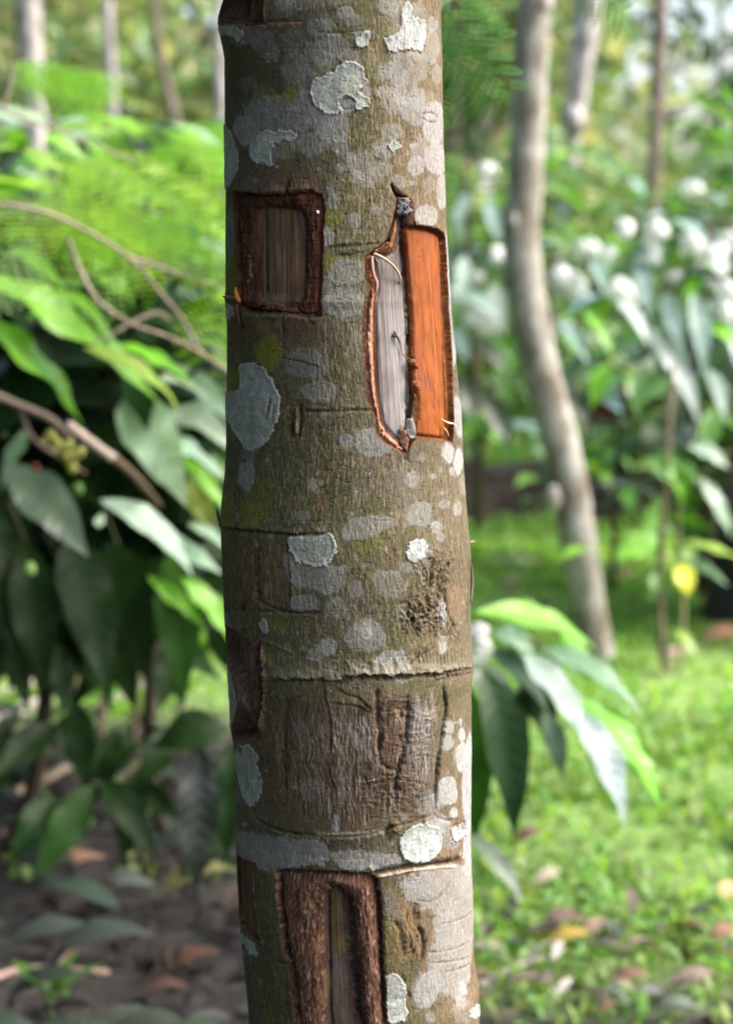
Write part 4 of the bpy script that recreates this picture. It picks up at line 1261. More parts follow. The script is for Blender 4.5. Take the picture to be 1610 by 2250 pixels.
flap('bark_curl', [[(6, 380, 172, 0), (6, 400, 156, .8), (6, 428, 160, 1.2), (6, 446, 168, .4)], [(6, 368, 215, 0), (6, 396, 200, 1.6), (6, 420, 208, 2.2), (6, 438, 215, .6)], [(6, 360, 262, -.5), (6, 392, 250, 2.0), (6, 424, 240, 2.0), (6, 442, 236, .4)], [(6, 362, 292, -2), (6, 396, 276, 2.8), (6, 440, 262, 2.4), (6, 476, 258, .6)], [(6, 366, 300, -3.5), (6, 398, 284, .8), (6, 440, 270, .6), (6, 470, 268, -.5)]], (.13, .12, .13), 'wood', .0005)
flap('bark_curl', [[(6, 444, 162, .8), (6, 468, 180, .8), (6, 492, 214, 0)], [(6, 440, 220, -1), (6, 464, 225, .6), (6, 490, 235, 0)], [(6, 440, 262, -2), (6, 466, 268, .4), (6, 489, 275, 0)], [(6, 432, 375, -4), (6, 460, 378, -1.2), (6, 486, 378, -.5)]], (.085, .045, .035), 'callus', .0003)
flap('bark_flake', [[(6, 345, 345, .3), (6, 358, 335, -1.5)], [(6, 318, 430, .5), (6, 356, 440, -2)], [(6, 300, 560, -1.5), (6, 352, 560, -5)]], (.20, .095, .05))
flap('bark_flake', [[(6, 285, 500, .8), (6, 300, 520, -.5), (6, 335, 530, -3)], [(6, 250, 530, .5), (6, 270, 560, -2), (6, 330, 590, -5)], [(6, 180, 575, .2), (6, 200, 590, -3), (6, 290, 590, -5.5)]], (.17, .085, .045))
flap('bark_flake', [[(6, 490, 1600, -2), (6, 530, 1600, -1), (6, 556, 1620, -1)], [(6, 500, 1650, -3), (6, 525, 1660, .5), (6, 548, 1640, -2)], [(6, 515, 1690, -3.5), (6, 530, 1685, -1), (6, 540, 1680, -2.5)]], (.17, .06, .022))
flap('bark_flake', [[(6, 462, 1900, -3), (6, 490, 1890, -1)], [(6, 450, 1990, -3), (6, 505, 1985, .6)], [(6, 470, 2060, -.5), (6, 516, 2042, .4)]], (.22, .20, .18))
flap('bark_flake', [[(6, 420, 1985, -5), (6, 440, 1990, -2)], [(6, 405, 2060, -4), (6, 458, 2060, -.5)], [(6, 415, 2130, -2), (6, 440, 2150, .4)]], (.16, .09, .055))
flap('bark_flake', [[(6, 485, 1425, -3), (6, 515, 1440, -1.5)], [(6, 470, 1450, -3), (6, 510, 1460, .5)], [(6, 490, 1480, -4), (6, 545, 1500, -2)]], (.16, .06, .022))


def sliver(name, pts, r, c, matkey='twig'):
    mb = MB()
    tube(mb, [trunk_pt(*p) for p in pts], r, 6, c, 5)
    return mb.build(name, M[matkey], tree)


sliver('bark_fibre', [(6, 180, 595, -1), (6, 240, 625, .5), (6, 300, 665, .5), (6, 360, 715, -1), (6, 410, 780, -3), (6, 435, 835, -5.5)], [.0009, .0009, .0008, .0008, .0007, .0004], (.40, .27, .20))
sliver('bark_fibre', [(6, 180, 610, -1), (6, 205, 635, -2), (6, 235, 665, -5)], [.0007, .0006, .0004], (.36, .22, .15))
sliver('bark_fibre', [(6, 165, 620, 0), (6, 168, 700, .4), (6, 180, 770, 0), (6, 205, 830, -.4), (6, 203, 900, -.6)], [.0010, .0011, .0012, .0012, .0006], (.36, .20, .14))
sliver('bark_fibre', [(6, 365, 1245, -5), (6, 390, 1250, -3.5), (6, 420, 1310, -4), (6, 440, 1390, -4.5), (6, 470, 1420, -2), (6, 505, 1445, -.5)], [.0008, .0009, .0004, .0003, .0003, .0003], (.15, .08, .045))
sliver('bark_fibre', [(6, 375, 1205, -4.5), (6, 382, 1230, -4), (6, 395, 1260, -4)], [.0004, .0009, .0007], (.19, .10, .055))
sliver('bark_fibre', [(6, 722, 1895, -1.5), (6, 750, 1925, 1.2), (6, 780, 1930, 1.5), (6, 806, 1942, 1.0)], [.0003, .0007, .0006, .0003], (.70, .42, .20))
sliver('bark_fibre', [(6, 738, 1950, -2), (6, 750, 1990, 0), (6, 770, 2030, 0)], [.0003, .0006, .0003], (.60, .28, .10))
sliver('bark_fibre', [(7, 245, 1545, 0), (7, 275, 1600, 2), (7, 290, 1680, 2), (7, 300, 1760, .5)], [.0004, .0012, .0016, .0010], (.34, .12, .035))
sliver('bark_fibre', [(7, 75, 1680, 1.5), (7, 150, 1688, 1.5), (7, 250, 1700, .5)], [.0004, .0011, .0010], (.24, .10, .045))
sliver('bark_fibre', [(7, 265, 1780, 1), (7, 290, 1950, 1.2), (7, 325, 2110, .4)], [.0017, .0014, .0004], (.07, .032, .02))
sliver('bark_fibre', [(3, 82, 360, 3), (3, 90, 400, 1.5), (3, 92, 450, 0)], [.0004, .0010, .0012], (.07, .055, .045))
sliver('bark_fibre', [(3, 1490, 545, 0), (3, 1500, 540, 2.5), (3, 1503, 555, 3)], [.001, .0009, .0004], (.20, .16, .12))
sliver('bark_fibre', [(3, 1484, 640, .5), (3, 1488, 760, 1.2), (3, 1484, 880, 1.0)], [.0005, .0012, .0005], (.12, .09, .07))
sliver('bark_fibre', [(7, 1345, 520, 0), (7, 1355, 545, 1)], [.0007, .0009], (.75, .75, .78))

# limbs and crown above the frame
tc_, tr_ = prof(2.75)
for k, (dx, dy, dz) in enumerate([(0.4, 0.2, 0.8), (-0.8, 0.0, 0.7), (-0.3, 0.4, 0.75), (-0.4, -0.7, 0.8), (1.55, 0.9, 0.40)]):  # last limb added only to carry the shading crown lobe
    mb = MB()
    p0 = np.array([tc_, 0, 2.70])
    tube(mb, [p0, p0 + np.array([dx * .3, dy * .3, dz * .5]), p0 + np.array([dx, dy, dz]), p0 + np.array([dx * 1.6, dy * 1.6, dz * 1.7])], [.042, .034, .024, .008], 10, (.17, .14, .10), 5)
    mb.build('limb', M['twig'], tree)
mb = MB()
c_, P = clumps((tc_ - .55, -.45, 3.75), (1.5, 1.5, 0.7), 150, 34, (.17, .17, .11))
leaf_cards(mb, P, .15, (.06, .16, .025))
c_, P = clumps((2.62, 1.45, 3.2), (.55, .60, .25), 60, 32, (.15, .13, .09))  # unseen outlying lobe, added to shade the lower left ground and shrub
leaf_cards(mb, P, .15, (.06, .16, .025))
mb.build('crown', M['leaf'], tree)

# =================================================================== GROUND
def ground_mat():
    m, nt, b = mat('soil_and_turf')
    v = coords(nt, (1, 1, 1))
    n1 = nd(nt, 'ShaderNodeTexNoise', Scale=1.1, Detail=5.0)
    n2 = nd(nt, 'ShaderNodeTexNoise', Scale=28.0, Detail=6.0)
    for n in (n1, n2):
        nt.links.new(v, n.inputs['Vector'])
    soil = ramp(nt, n2.outputs['Fac'], [(0.3, (.007, .006, .005)), (0.5, (.017, .0135, .011)), (0.7, (.045, .036, .030))])
    turf = ramp(nt, n2.outputs['Fac'], [(0.3, (.10, .17, .035)), (0.55, (.18, .30, .06)), (0.75, (.26, .36, .11))])
    f = nd(nt, 'ShaderNodeMath', operation='MULTIPLY_ADD')
    f.use_clamp = True
    nt.links.new(n1.outputs['Fac'], f.inputs[0])
    f.inputs[1].default_value = .9
    ga = attr(nt)
    gs = nt.nodes.new('ShaderNodeSeparateColor')
    nt.links.new(ga.outputs['Color'], gs.inputs['Color'])
    nt.links.new(gs.outputs['Red'], f.inputs[2])
    mx = nt.nodes.new('ShaderNodeMix')
    mx.data_type = 'RGBA'
    nt.links.new(f.outputs[0], mx.inputs['Factor'])
    nt.links.new(soil.outputs['Color'], mx.inputs['A'])
    nt.links.new(turf.outputs['Color'], mx.inputs['B'])
    nt.links.new(mx.outputs['Result'], b.inputs['Base Color'])
    b.inputs['Roughness'].default_value = 0.9
    bp = nd(nt, 'ShaderNodeBump', Strength=0.6, Distance=0.02)
    nt.links.new(n2.outputs['Fac'], bp.inputs['Height'])
    nt.links.new(bp.outputs['Normal'], b.inputs['Normal'])
    return m


def hgt(x, y):
    x, y = np.asarray(x, float), np.asarray(y, float)
    h = 0.035 * (fbm(x / 0.55, y / 0.55, 301, 3) - 0.5) * np.clip(np.hypot(x, y) / 0.6, 0, 1)
    return h


xs = np.concatenate([-np.geomspace(38, 3, 20)[:-1], np.linspace(-3, 3.6, 130), np.geomspace(3.6, 38, 20)[1:]])
ys = np.concatenate([-np.geomspace(30, 2, 10)[:-1], np.linspace(-2, 11, 200), np.geomspace(11, 60, 20)[1:]])
gx, gy = np.meshgrid(xs, ys)
gz = hgt(gx, gy)
lawn = np.clip(sst(-.1, .35, gx - .05 + .3 * (fbm(gx / .3, gy / .3, 303, 3) - .5)) * sst(.95, 1.5, gy) + sst(2.2, 3.0, gy), 0, 1) - .55
me = np_mesh('ground', np.stack([gx, gy, gz], -1).reshape(-1, 3), gridq(len(ys), len(xs))[:, ::-1], np.repeat(lawn.reshape(-1, 1), 3, 1))
tag(link('ground', me, ground_mat()), kind='structure')

# low earth bank behind the lawn
def bank(name, x0, x1, y, h, wdt):
    nx, nyy = 90, 16
    X, T = np.meshgrid(np.linspace(x0, x1, nx), np.linspace(-1, 1, nyy))
    hh = h * (0.7 + 0.9 * (fbm(X / .5, T * 2, 311, 3) - .5))
    Z = hh * np.cos(T * pi / 2) ** 0.7 - 0.02
    Yv_ = y + T * wdt + .15 * np.sin(X * 1.3)
    me = np_mesh(name, np.stack([X, Yv_, Z], -1).reshape(-1, 3), gridq(nyy, nx)[:, ::-1])
    m, nt, b = mat('dark_soil')
    n = nd(nt, 'ShaderNodeTexNoise', Scale=16.0, Detail=7.0)
    nt.links.new(coords(nt, (1, 1, 1)), n.inputs['Vector'])
    r = ramp(nt, n.outputs['Fac'], [(.35, (.012, .009, .008)), (.6, (.04, .03, .025)), (.75, (.10, .08, .06))])
    nt.links.new(r.outputs['Color'], b.inputs['Base Color'])
    b.inputs['Roughness'].default_value = .95
    bp = nd(nt, 'ShaderNodeBump', Strength=.8, Distance=.03)
    nt.links.new(n.outputs['Fac'], bp.inputs['Height'])
    nt.links.new(bp.outputs['Normal'], b.inputs['Normal'])
    tag(link(name, me, m), kind='structure')


bank('earth_bank', 0.10, 2.3, 5.6, 0.27, 0.34)


# ---- grass, one mass of blades
def blades(n, xr, yr, dens, hl, C, wid=.004, lean=.9):
    x = RNG.uniform(*xr, n)
    y = RNG.uniform(*yr, n)
    keep = RNG.random(n) < dens(x, y)
    x, y = x[keep], y[keep]
    n = len(x)
    z = hgt(x, y)
    a = RNG.uniform(0, 2 * pi, n)
    h = hl * RNG.uniform(.6, 1.25, n)
    le = h * lean * RNG.uniform(.2, 1.3, n)
    dx, dy = np.cos(a), np.sin(a)
    w = wid * RNG.uniform(.6, 1.5, n) * (1 + 0.10 * np.maximum(y, 0))
    B = np.stack([x, y, z - .004], 1)
    D = np.stack([dx, dy, np.zeros(n)], 1)
    Sd = np.stack([-dy, dx, np.zeros(n)], 1) * w[:, None]
    up = np.array([0, 0, 1.0])
    m1 = B + D * (le * .35)[:, None] + up * (h * .6)[:, None]
    m2 = B + D * (le * .75)[:, None] + up * (h * .85)[:, None]
    tp = B + D * (le * 1.1)[:, None] + up * (h * .80)[:, None]
    V = np.stack([B - Sd * .6, B + Sd * .6, m1 + Sd, m1 - Sd, m2 + Sd * .8, m2 - Sd * .8, tp + Sd * .08, tp - Sd * .08], 1).reshape(-1, 3)
    i = np.arange(n)[:, None] * 8
    Q = np.vstack([i + np.array([[0, 1, 2, 3]]), i + np.array([[3, 2, 4, 5]]), i + np.array([[5, 4, 6, 7]])])
    k = np.asarray(C)[None, :] * RNG.uniform(.8, 1.2, (n, 1))
    k[:, 0] *= RNG.uniform(.8, 1.35, n)
    return V, Q, np.repeat(k, 8, 0)


def dens_lawn(x, y):
    patch = sst(.36, .56, fbm(x / .33, y / .33, 321, 3))
    side = sst(-.15, .30, x) * .95 + .05 * (y > 1.6)
    near = sst(1.0, 1.5, y + .7 * (fbm(x / .2, y / .2, 325, 2) - .5)) * .85 + .15
    far = np.where(y > 2.6, 1.0, side)
    return np.clip(patch * .85 + .15, 0, 1) * far * np.where(y < 2.4, near, 1)


gm = MB()
gm.add(*blades(26000, (-1.0, 1.3), (.85, 2.6), dens_lawn, .032, (.20, .33, .095), .0050))
gm.add(*blades(26000, (-1.6, 2.2), (2.6, 5.0), dens_lawn, .036, (.18, .335, .075), .0050))
gm.add(*blades(24000, (-2.6, 4.0), (5.0, 10.0), dens_lawn, .05, (.18, .33, .08), .006))
tag(gm.build('grass', M['grass'], None, False), label='bright green lawn grass behind the trunk', cat='grass', kind='stuff')

# ---- leaf litter mass at the lower left, and single fallen leaves one can point at
lm = MB()
for _ in range(1500):
    if random.random() < .66:
        x, y = random.uniform(-1.0, .10), random.uniform(.75, 2.5)
    else:
        x, y = random.uniform(.05, 1.0), random.uniform(.8, 1.42)
    z = float(hgt(x, y)) + random.uniform(.004, .03)
    a = random.uniform(0, 2 * pi)
    L = random.uniform(.025, .075)
    dk = .22 if x < .06 else .9  # left litter darkened in its colour, standing in for shade
    if x > .06 and random.random() < .6:
        continue
    if x < .06 and random.random() < .12:
        L = random.uniform(.09, .16)
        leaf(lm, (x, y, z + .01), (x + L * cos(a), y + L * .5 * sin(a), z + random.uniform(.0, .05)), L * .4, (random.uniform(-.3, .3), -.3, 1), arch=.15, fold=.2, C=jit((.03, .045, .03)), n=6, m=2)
        continue
    c = random.choice([(.10, .075, .06), (.17, .13, .10), (.06, .045, .04), (.18, .115, .085), (.26, .22, .19), (.05, .042, .04), (.10, .12, .09)])
    leaf(lm, (x, y, z), (x + L * cos(a), y + L * sin(a), z + random.uniform(-.012, .022)), L * random.uniform(.25, .42), (random.uniform(-.5, .5), random.uniform(-.5, .5), 1),
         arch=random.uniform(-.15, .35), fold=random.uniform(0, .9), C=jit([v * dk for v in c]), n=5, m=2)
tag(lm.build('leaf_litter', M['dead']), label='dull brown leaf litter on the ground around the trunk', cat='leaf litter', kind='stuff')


def fallen(px, py, ang, L, wd, c, label, name='fallen_leaf', group='fallen leaves on the ground', arch=.12, lift=.02, mt='dead'):
    p = gnd(px, py)
    p[2] = float(hgt(p[0], p[1])) + lift
    o = empty(name, p, label=label, cat='fallen leaf', group=group)
    mb = MB()
    d = np.array([cos(ang), sin(ang), 0]) * L / 2
    leaf(mb, p - d, p + d + np.array([0, 0, .012]), wd, (0.1, -.35, 1), arch=arch, fold=.25, C=c, n=8, m=4)
    mb.build('blade', M[mt], o)
    mb = MB()
    tube(mb, [p - d, p - d * 1.35 + np.array([0, 0, .004])], [.0016, .0012], 6, np.asarray(c) * .7, 1)
    mb.build('leaf_stalk', M['twig'], o)
    return o


fallen(1205, 1962, .5, .05, .026, (.46, .38, .31), 'pale cream fallen leaf right of the trunk, below the drooping leaves')
fallen(1160, 1872, .2, .04, .03, (.16, .065, .07), 'dark purplish fallen leaf in the grass right of the trunk')
fallen(1225, 2120, 1.2, .045, .017, (.46, .42, .38), 'whitish curled fallen leaf in the lower right')
fallen(1250, 2090, .1, .06, .030, (.40, .29, .06), 'yellow fallen leaf at the lower right beside the grey stick')
fallen(1240, 2200, .9, .040, .015, (.44, .40, .37), 'small white fallen leaf lowest in the right foreground')
fallen(1590, 2085, .4, .035, .03, (.36, .20, .14), 'orange pink fallen leaf at the right edge of the lawn')
fallen(1600, 1995, 1.0, .045, .035, (.50, .37, .20), 'tan fallen leaf cut by the right edge')
fallen(1310, 2070, .3, .05, .03, (.36, .25, .19), 'dull brown fallen leaf between grass tufts at lower right')
fallen(1385, 2180, .0, .05, .03, (.22, .13, .09), 'dark brown fallen leaf near the bottom right corner')
fallen(1520, 2190, .3, .07, .032, (.24, .18, .15), 'big greyish brown fallen leaf in the bottom right corner')
fallen(1590, 1420, .1, .10, .06, (.40, .20, .14), 'reddish brown fallen leaf far out on the lawn at the right edge')
fallen(1490, 1455, .3, .06, .045, (.42, .30, .26), 'pinkish fallen leaf at the foot of the thin sapling')
fallen(1125, 1300, .4, .07, .04, (.38, .25, .18), 'brown fallen leaf on the sunny lawn right of the trunk')
fallen(1375, 1280, .2, .07, .04, (.42, .28, .22), 'faint brown fallen leaf on the lawn between pale tree and sapling')
fallen(440, 2020, .5, .13, .045, (.16, .17, .06), 'dull olive green fallen leaf left of the trunk foot', arch=.2, lift=.05)
fallen(280, 1985, -.4, .10, .045, (.19, .22, .20), 'grey green fallen leaf in the dark litter at left')
fallen(240, 2130, .05, .13, .05, (.045, .06, .048), 'broad grey green fallen leaf flat at the lower left', lift=.03)
fallen(120, 2120, .2, .12, .045, (.04, .055, .045), 'grey green fallen leaf at the bottom left, beside the pale stick', lift=.03)
fallen(420, 2180, .3, .085, .036, (.07, .034, .022), 'rusty brown fallen leaf against the trunk foot', lift=.03)
fallen(360, 2225, -.3, .075, .032, (.09, .05, .038), 'reddish fallen leaf at the bottom edge left of the trunk')
fallen(60, 1850, .6, .09, .045, (.34, .24, .20), 'pale brown fallen leaf at the left edge of the litter')
fallen(170, 1930, .2, .09, .04, (.27, .155, .10), 'tan fallen leaf in the shade below the left shrub')


# low seedlings poking out at the bottom left
sd_ = empty('seedling', gnd(115, 2262), label='small bright green seedling at the bottom left corner', cat='seedling')
mb = MB()
b0 = gnd(115, 2262)
for a, L in ((.3, .07), (1.4, .06), (2.5, .075), (3.9, .06), (5.2, .07), (0.9, .05)):
    leaf(mb, b0 + np.array([0, 0, .04]), b0 + np.array([cos(a) * L, sin(a) * L, .075 + random.uniform(-.02, .02)]), L * .45, (0, 0, 1), C=jit((.09, .19, .035)), n=6, m=2)
mb.build('foliage', M['leaf'], sd_)
mb = MB()
tube(mb, [b0 - np.array([0, 0, .01]), b0 + np.array([0, 0, .05])], .002, 6, (.10, .16, .04), 1)
mb.build('stem', M['twig'], sd_)


# ---- sticks
def stick(pts, r, c, label, name='fallen_stick', group='dry sticks on the ground', z=None):
    P = [gnd(a, b) + np.array([0, 0, .012 if z is None else z]) for a, b in pts]
    o = empty(name, P[0], label=label, cat='stick', group=group)
    mb = MB()
    tube(mb, P, r, 7, c, 4, lump=.06)
    mb.build('wood', M['twig'], o)
    n = len(P) // 2
    mb = MB()
    q = P[n]
    tube(mb, [q, q + np.array([.02, .01, .02]), q + np.array([.05, .015, .028])], [np.atleast_1d(r)[0] * .5, np.atleast_1d(r)[0] * .4, .0008], 6, c, 2)
    mb.build('twig', M['twig'], o)
    return o


stick([(-30, 2175), (40, 2150), (120, 2148), (240, 2155)], [.005, .005, .005, .004], (.36, .25, .20), 'pale curved stick lying flat at the bottom left')
stick([(1040, 2185), (1090, 2165), (1150, 2135), (1220, 2118)], [.006, .006, .005, .003], (.26, .23, .22), 'grey stick leading away from the trunk foot on the right')
stick([(-20, 1600), (80, 1560), (170, 1530)], [.016, .016, .014], (.44, .37, .34), 'thick pale stick behind the left shrub, at the left edge')
stick([(150, 1585), (290, 1540), (410, 1505)], [.011, .010, .009], (.42, .35, .31), 'long pale stick rising to the right behind the left shrub')
stick([(300, 1465), (325, 1530), (330, 1600)], [.008, .008, .007], (.40, .34, .32), 'short pale stick crossing the long one behind the left shrub')
stick([(30, 1760), (100, 1725), (165, 1690)], [.009, .009, .007], (.42, .35, .25), 'yellowish stick in the grass below the left shrub')
stick([(-20, 1545), (90, 1505), (180, 1480)], [.012, .012, .008], (.40, .34, .32), 'pale stick uppermost of the pile behind the left shrub')
stick([(1360, 1890), (1420, 1960), (1450, 1990)], [.004, .004, .003], (.22, .16, .12), 'thin brown stick half hidden in the lawn')
stick([(1040, 1240), (1120, 1245), (1180, 1240)], [.010, .011, .009], (.42, .38, .33), 'pale stick lying far out on the lawn right of the trunk')
stick([(1160, 1335), (1240, 1350), (1330, 1410)], [.012, .012, .012], (.16, .13, .10), 'dark stick on the lawn reaching the pale tree')

# =================================================================== TREES BEHIND
def pale_bark(name, hi, lo, stain_=(.12, .10, .07)):
    m, nt, b = mat(name)
    n = nd(nt, 'ShaderNodeTexNoise', Scale=1.0, Detail=6.0)
    nt.links.new(coords(nt, (22, 22, 11)), n.inputs['Vector'])
    n2 = nd(nt, 'ShaderNodeTexNoise', Scale=1.0, Detail=5.0)
    nt.links.new(coords(nt, (160, 160, 45)), n2.inputs['Vector'])
    r = ramp(nt, n.outputs['Fac'], [(.34, stain_), (.47, lo), (.62, hi)])
    r2 = ramp(nt, n2.outputs['Fac'], [(.3, .75), (.7, 1.15)])
    nt.links.new(mul(nt, r.outputs['Color'], r2.outputs['Color']), b.inputs['Base Color'])
    b.inputs['Roughness'].default_value = .9
    bp = nd(nt, 'ShaderNodeBump', Strength=.5, Distance=.004)
    nt.links.new(n2.outputs['Fac'], bp.inputs['Height'])
    nt.links.new(bp.outputs['Normal'], b.inputs['Normal'])
    return m


M['pale'] = pale_bark('pale_bark', (.36, .34, .315), (.22, .195, .165))
M['brown'] = pale_bark('brown_bark', (.21, .17, .14), (.13, .10, .085), (.07, .055, .045))
M['lilac'] = pale_bark('greyish_bark', (.50, .47, .48), (.33, .29, .28), (.18, .14, .12))


def bg_tree(pts, Y, label, mk='pale', group='slender trees behind', crown=None, C=(.06, .15, .025), top=None, seed=1, Ytop=None, knots=()):
    """pts: (px, py, width px) from foot to top of the visible trunk"""
    Yt = Y if Ytop is None else Ytop
    n = len(pts)
    P, R = [], []
    for i, (px, py, w) in enumerate(pts):
        y = Y + (Yt - Y) * i / max(n - 1, 1)
        P.append(at(px, py, y))
        R.append(w * PX(y) / 2)
    if P[0][2] > 0.0:
        d = unit(P[0] - P[1])
        k = (P[0][2] + .05) / max(-d[2], .25)
        P.insert(0, P[0] + d * k)
        R.insert(0, R[0] * 1.15)
    d = unit(P[-1] - P[-2])
    t = top or 4.5
    k = (t - P[-1][2]) / max(d[2], .3)
    e = P[-1] + np.array([d[0] * .5, d[1] * .5, 1.0]) * k
    P += [(P[-1] * .55 + e * .45), e]
    R += [R[-1] * .85, R[-1] * .45]
    o = empty('slender_tree', P[0], label=label, cat='tree', group=group)
    mb = MB()
    tube(mb, P, R, 14, (1, 1, 1), 8, lump=.025)
    for (px, py, w, yy) in knots:
        q = at(px, py, yy)
        r = w * PX(yy) / 2
        tube(mb, [q + np.array([0, 0, -r * 1.4]), q, q + np.array([0, 0, r * 1.4])], [r * .5, r, r * .4], 10, (1, 1, 1), 4, lump=.06)
    mb.build('trunk', M[mk], o)
    e = P[-1]
    cr = crown or 1.3
    mb = MB()
    for _ in range(5):
        a = random.uniform(0, 2 * pi)
        l = cr * random.uniform(.6, .95)
        tube(mb, [e - np.array([0, 0, .5 + random.uniform(0, .5)]), e + np.array([cos(a) * l * .5, sin(a) * l * .5, .1]), e + np.array([cos(a) * l, sin(a) * l, .5])], [R[-1] * .6, R[-1] * .45, .006], 6, (1, 1, 1), 3)
    mb.build('limb', M[mk], o)
    mb = MB()
    c_, Pq = clumps(e + np.array([0, 0, .8]), (cr, cr, .7), 12, 20, (.2, .2, .14))
    leaf_cards(mb, Pq, .17, C)
    mb.build('crown', M['leaf'], o)
    return o


bg_tree([(1322, 1470, 78), (1300, 1380, 76), (1277, 1240, 80), (1255, 1100, 84), (1232, 980, 82), (1196, 850, 84), (1168, 720, 82), (1150, 600, 82), (1144, 500, 80), (1152, 420, 76), (1158, 300, 76), (1165, 150, 74), (1176, 0, 72), (1184, -80, 70)],
        3.15, 'pale grey tree with a bowed trunk standing on the lawn right of the foreground trunk', 'pale', top=4.2, knots=[(1128, 490, 34, 3.12), (1215, 1095, 40, 3.1)])
bg_tree([(1228, 560, 22), (1236, 480, 24), (1250, 380, 30), (1262, 270, 40), (1275, 150, 50), (1288, 60, 56), (1296, -60, 58)], 8.5, 'leaning lilac grey tree just right of the bowed pale tree', 'lilac', top=5.5, knots=[(1262, 265, 46, 8.45)])
bg_tree([(1430, 470, 26), (1436, 380, 28), (1442, 250, 30), (1446, 130, 32), (1450, -40, 32)], 8.0, 'thin dark brown tree under the bright gaps of sky at upper right', 'brown', top=5.2)
bg_tree([(80, 330, 44), (76, 200, 44), (70, 90, 46), (62, -40, 46)], 7.5, 'pale thick tree at the far upper left', 'lilac', top=5.0)
bg_tree([(50, 330, 26), (50, 150, 28), (46, -40, 30)], 8.2, 'brownish thin tree beside the pale thick one at far upper left', 'brown', top=5.0)
bg_tree([(246, 330, 26), (246, 200, 26), (240, 90, 24), (236, -40, 24)], 9.5, 'whitish thin tree behind the left shrubs, third from the left edge', 'lilac', top=5.5)
bg_tree([(400, 330, 24), (380, 240, 22), (358, 150, 20), (345, 60, 18), (340, -40, 18)], 10.0, 'thin brownish tree leaning left behind the left shrubs', 'brown', top=5.5)
bg_tree([(488, 400, 24), (486, 240, 24), (484, 120, 24), (482, -40, 24)], 9.0, 'pale tree half hidden by the left side of the foreground trunk', 'lilac', top=5.5)
bg_tree([(990, 420, 20), (1000, 300, 20), (1004, 150, 18), (1002, -40, 18)], 11.0, 'faint brown tree in the gap between the two nearest trunks', 'brown', top=5.5)

# =================================================================== COFFEE SHRUBS
GD = (.011, .031, .006)  # dark leaf green with shade put into the colour
GM = (.085, .20, .035)
GB = (.15, .38, .02)
GP = (.30, .41, .30)  # pale leaf tint with sky sheen put into the colour


def blossom(mb, c, r, n=9):
    """a ball of small five-petalled white flowers"""
    for _ in range(n):
        d = unit(RNG.normal(size=3) + np.array([0, -.3, .4]))
        p = np.asarray(c) + d * r * random.uniform(.45, 1.0)
        e1 = unit(np.cross(d, RNG.normal(size=3)))
        e2 = np.cross(d, e1)
        s = r * random.uniform(.42, .62)
        for k in range(5):
            a = k * 2 * pi / 5
            v = e1 * cos(a) + e2 * sin(a)
            w = -e1 * sin(a) + e2 * cos(a)
            V = [p, p + v * s * .6 + w * s * .28 + d * s * .12, p + v * s - d * s * .1, p + v * s * .6 - w * s * .28 + d * s * .12]
            mb.add(V, [[0, 1, 2, 3]], (.86, .87, .85))


def coffee_bush(x, y, h, rad, label, seed, flowers=10, C=GM, group='coffee bushes in blossom behind the lawn', zmin=.3, leafL=.16):
    random.seed(seed)
    o = empty('coffee_bush', (x, y, 0), label=label, cat='coffee bush', group=group)
    st, fo, fl = MB(), MB(), MB()
    for _ in range(2):
        a = random.uniform(0, 6.3)
        tube(st, [(x + .03 * cos(a), y + .03 * sin(a), -.03), (x + .06 * cos(a), y + .06 * sin(a), h * .5), (x + .1 * cos(a), y + .1 * sin(a), h * .98)], [.018, .014, .006], 8, (.13, .10, .07), 4)
    spots = []
    z = zmin
    while z < h:
        for _ in range(3):
            a = random.uniform(0, 2 * pi)
            L = rad * (1.05 - .55 * ((z - zmin) / max(h - zmin, .1)) ** 2) * random.uniform(.7, 1.1)
            d = np.array([cos(a), sin(a), 0])
            sdv = np.array([-sin(a), cos(a), 0])
            p0 = np.array([x, y, z])
            f = lambda t: p0 + d * L * t + np.array([0, 0, .22 * L * t - .55 * L * t * t])
            tube(st, [f(0), f(.5), f(1)], [.006, .004, .002], 5, (.16, .13, .08), 2)
            nn = max(4, int(L / .07))
            for i in range(1, nn + 1):
                t = i / nn
                p = f(t)
                for sg in (-1, 1):
                    l = leafL * random.uniform(.65, 1.2)
                    dr = unit(sdv * sg * random.uniform(.6, 1) + d * random.uniform(.3, .9) + np.array([0, 0, random.uniform(-.85, .25)]))
                    leaf(fo, p, p + dr * l, l * random.uniform(.36, .44), (random.uniform(-.3, .3), random.uniform(-.3, .3), 1), arch=.10, fold=.12, C=jit(C if random.random() < .6 else random.choice([(.22, .30, .27), (.13, .28, .03), (.27, .34, .33), (.03, .075, .015), (.03, .075, .015)]), .3), n=5, m=2)  # some leaves tinted pale to paint in the sky's sheen
                if random.random() < .9:
                    spots.append(p)
        z += .095
    leaf(fo, (x, y, h - .05), (x + .06, y - .02, h + .09), .05, (1, 0, .3), C=jit(GB), n=5, m=2)
    st.build('stem', M['twig'], o)
    fo.build('foliage', M['coffee'], o)
    front = [s for s in spots if s[1] < y - .05 and s[2] > .35]
    random.shuffle(front)
    for s in front[:flowers]:
        blossom(fl, s + np.array([0, -.02, .03]), random.uniform(.034, .060), 16)
    if flowers:
        fl.build('blossom', M['petal'], o)
    return o


def blooms(o, Y, pts):
    mb = MB()
    for px, py, r in pts:
        blossom(mb, at(px, py, Y), r * PX(Y) * .85, 22)
    return mb.build('blossom', M['petal'], o)


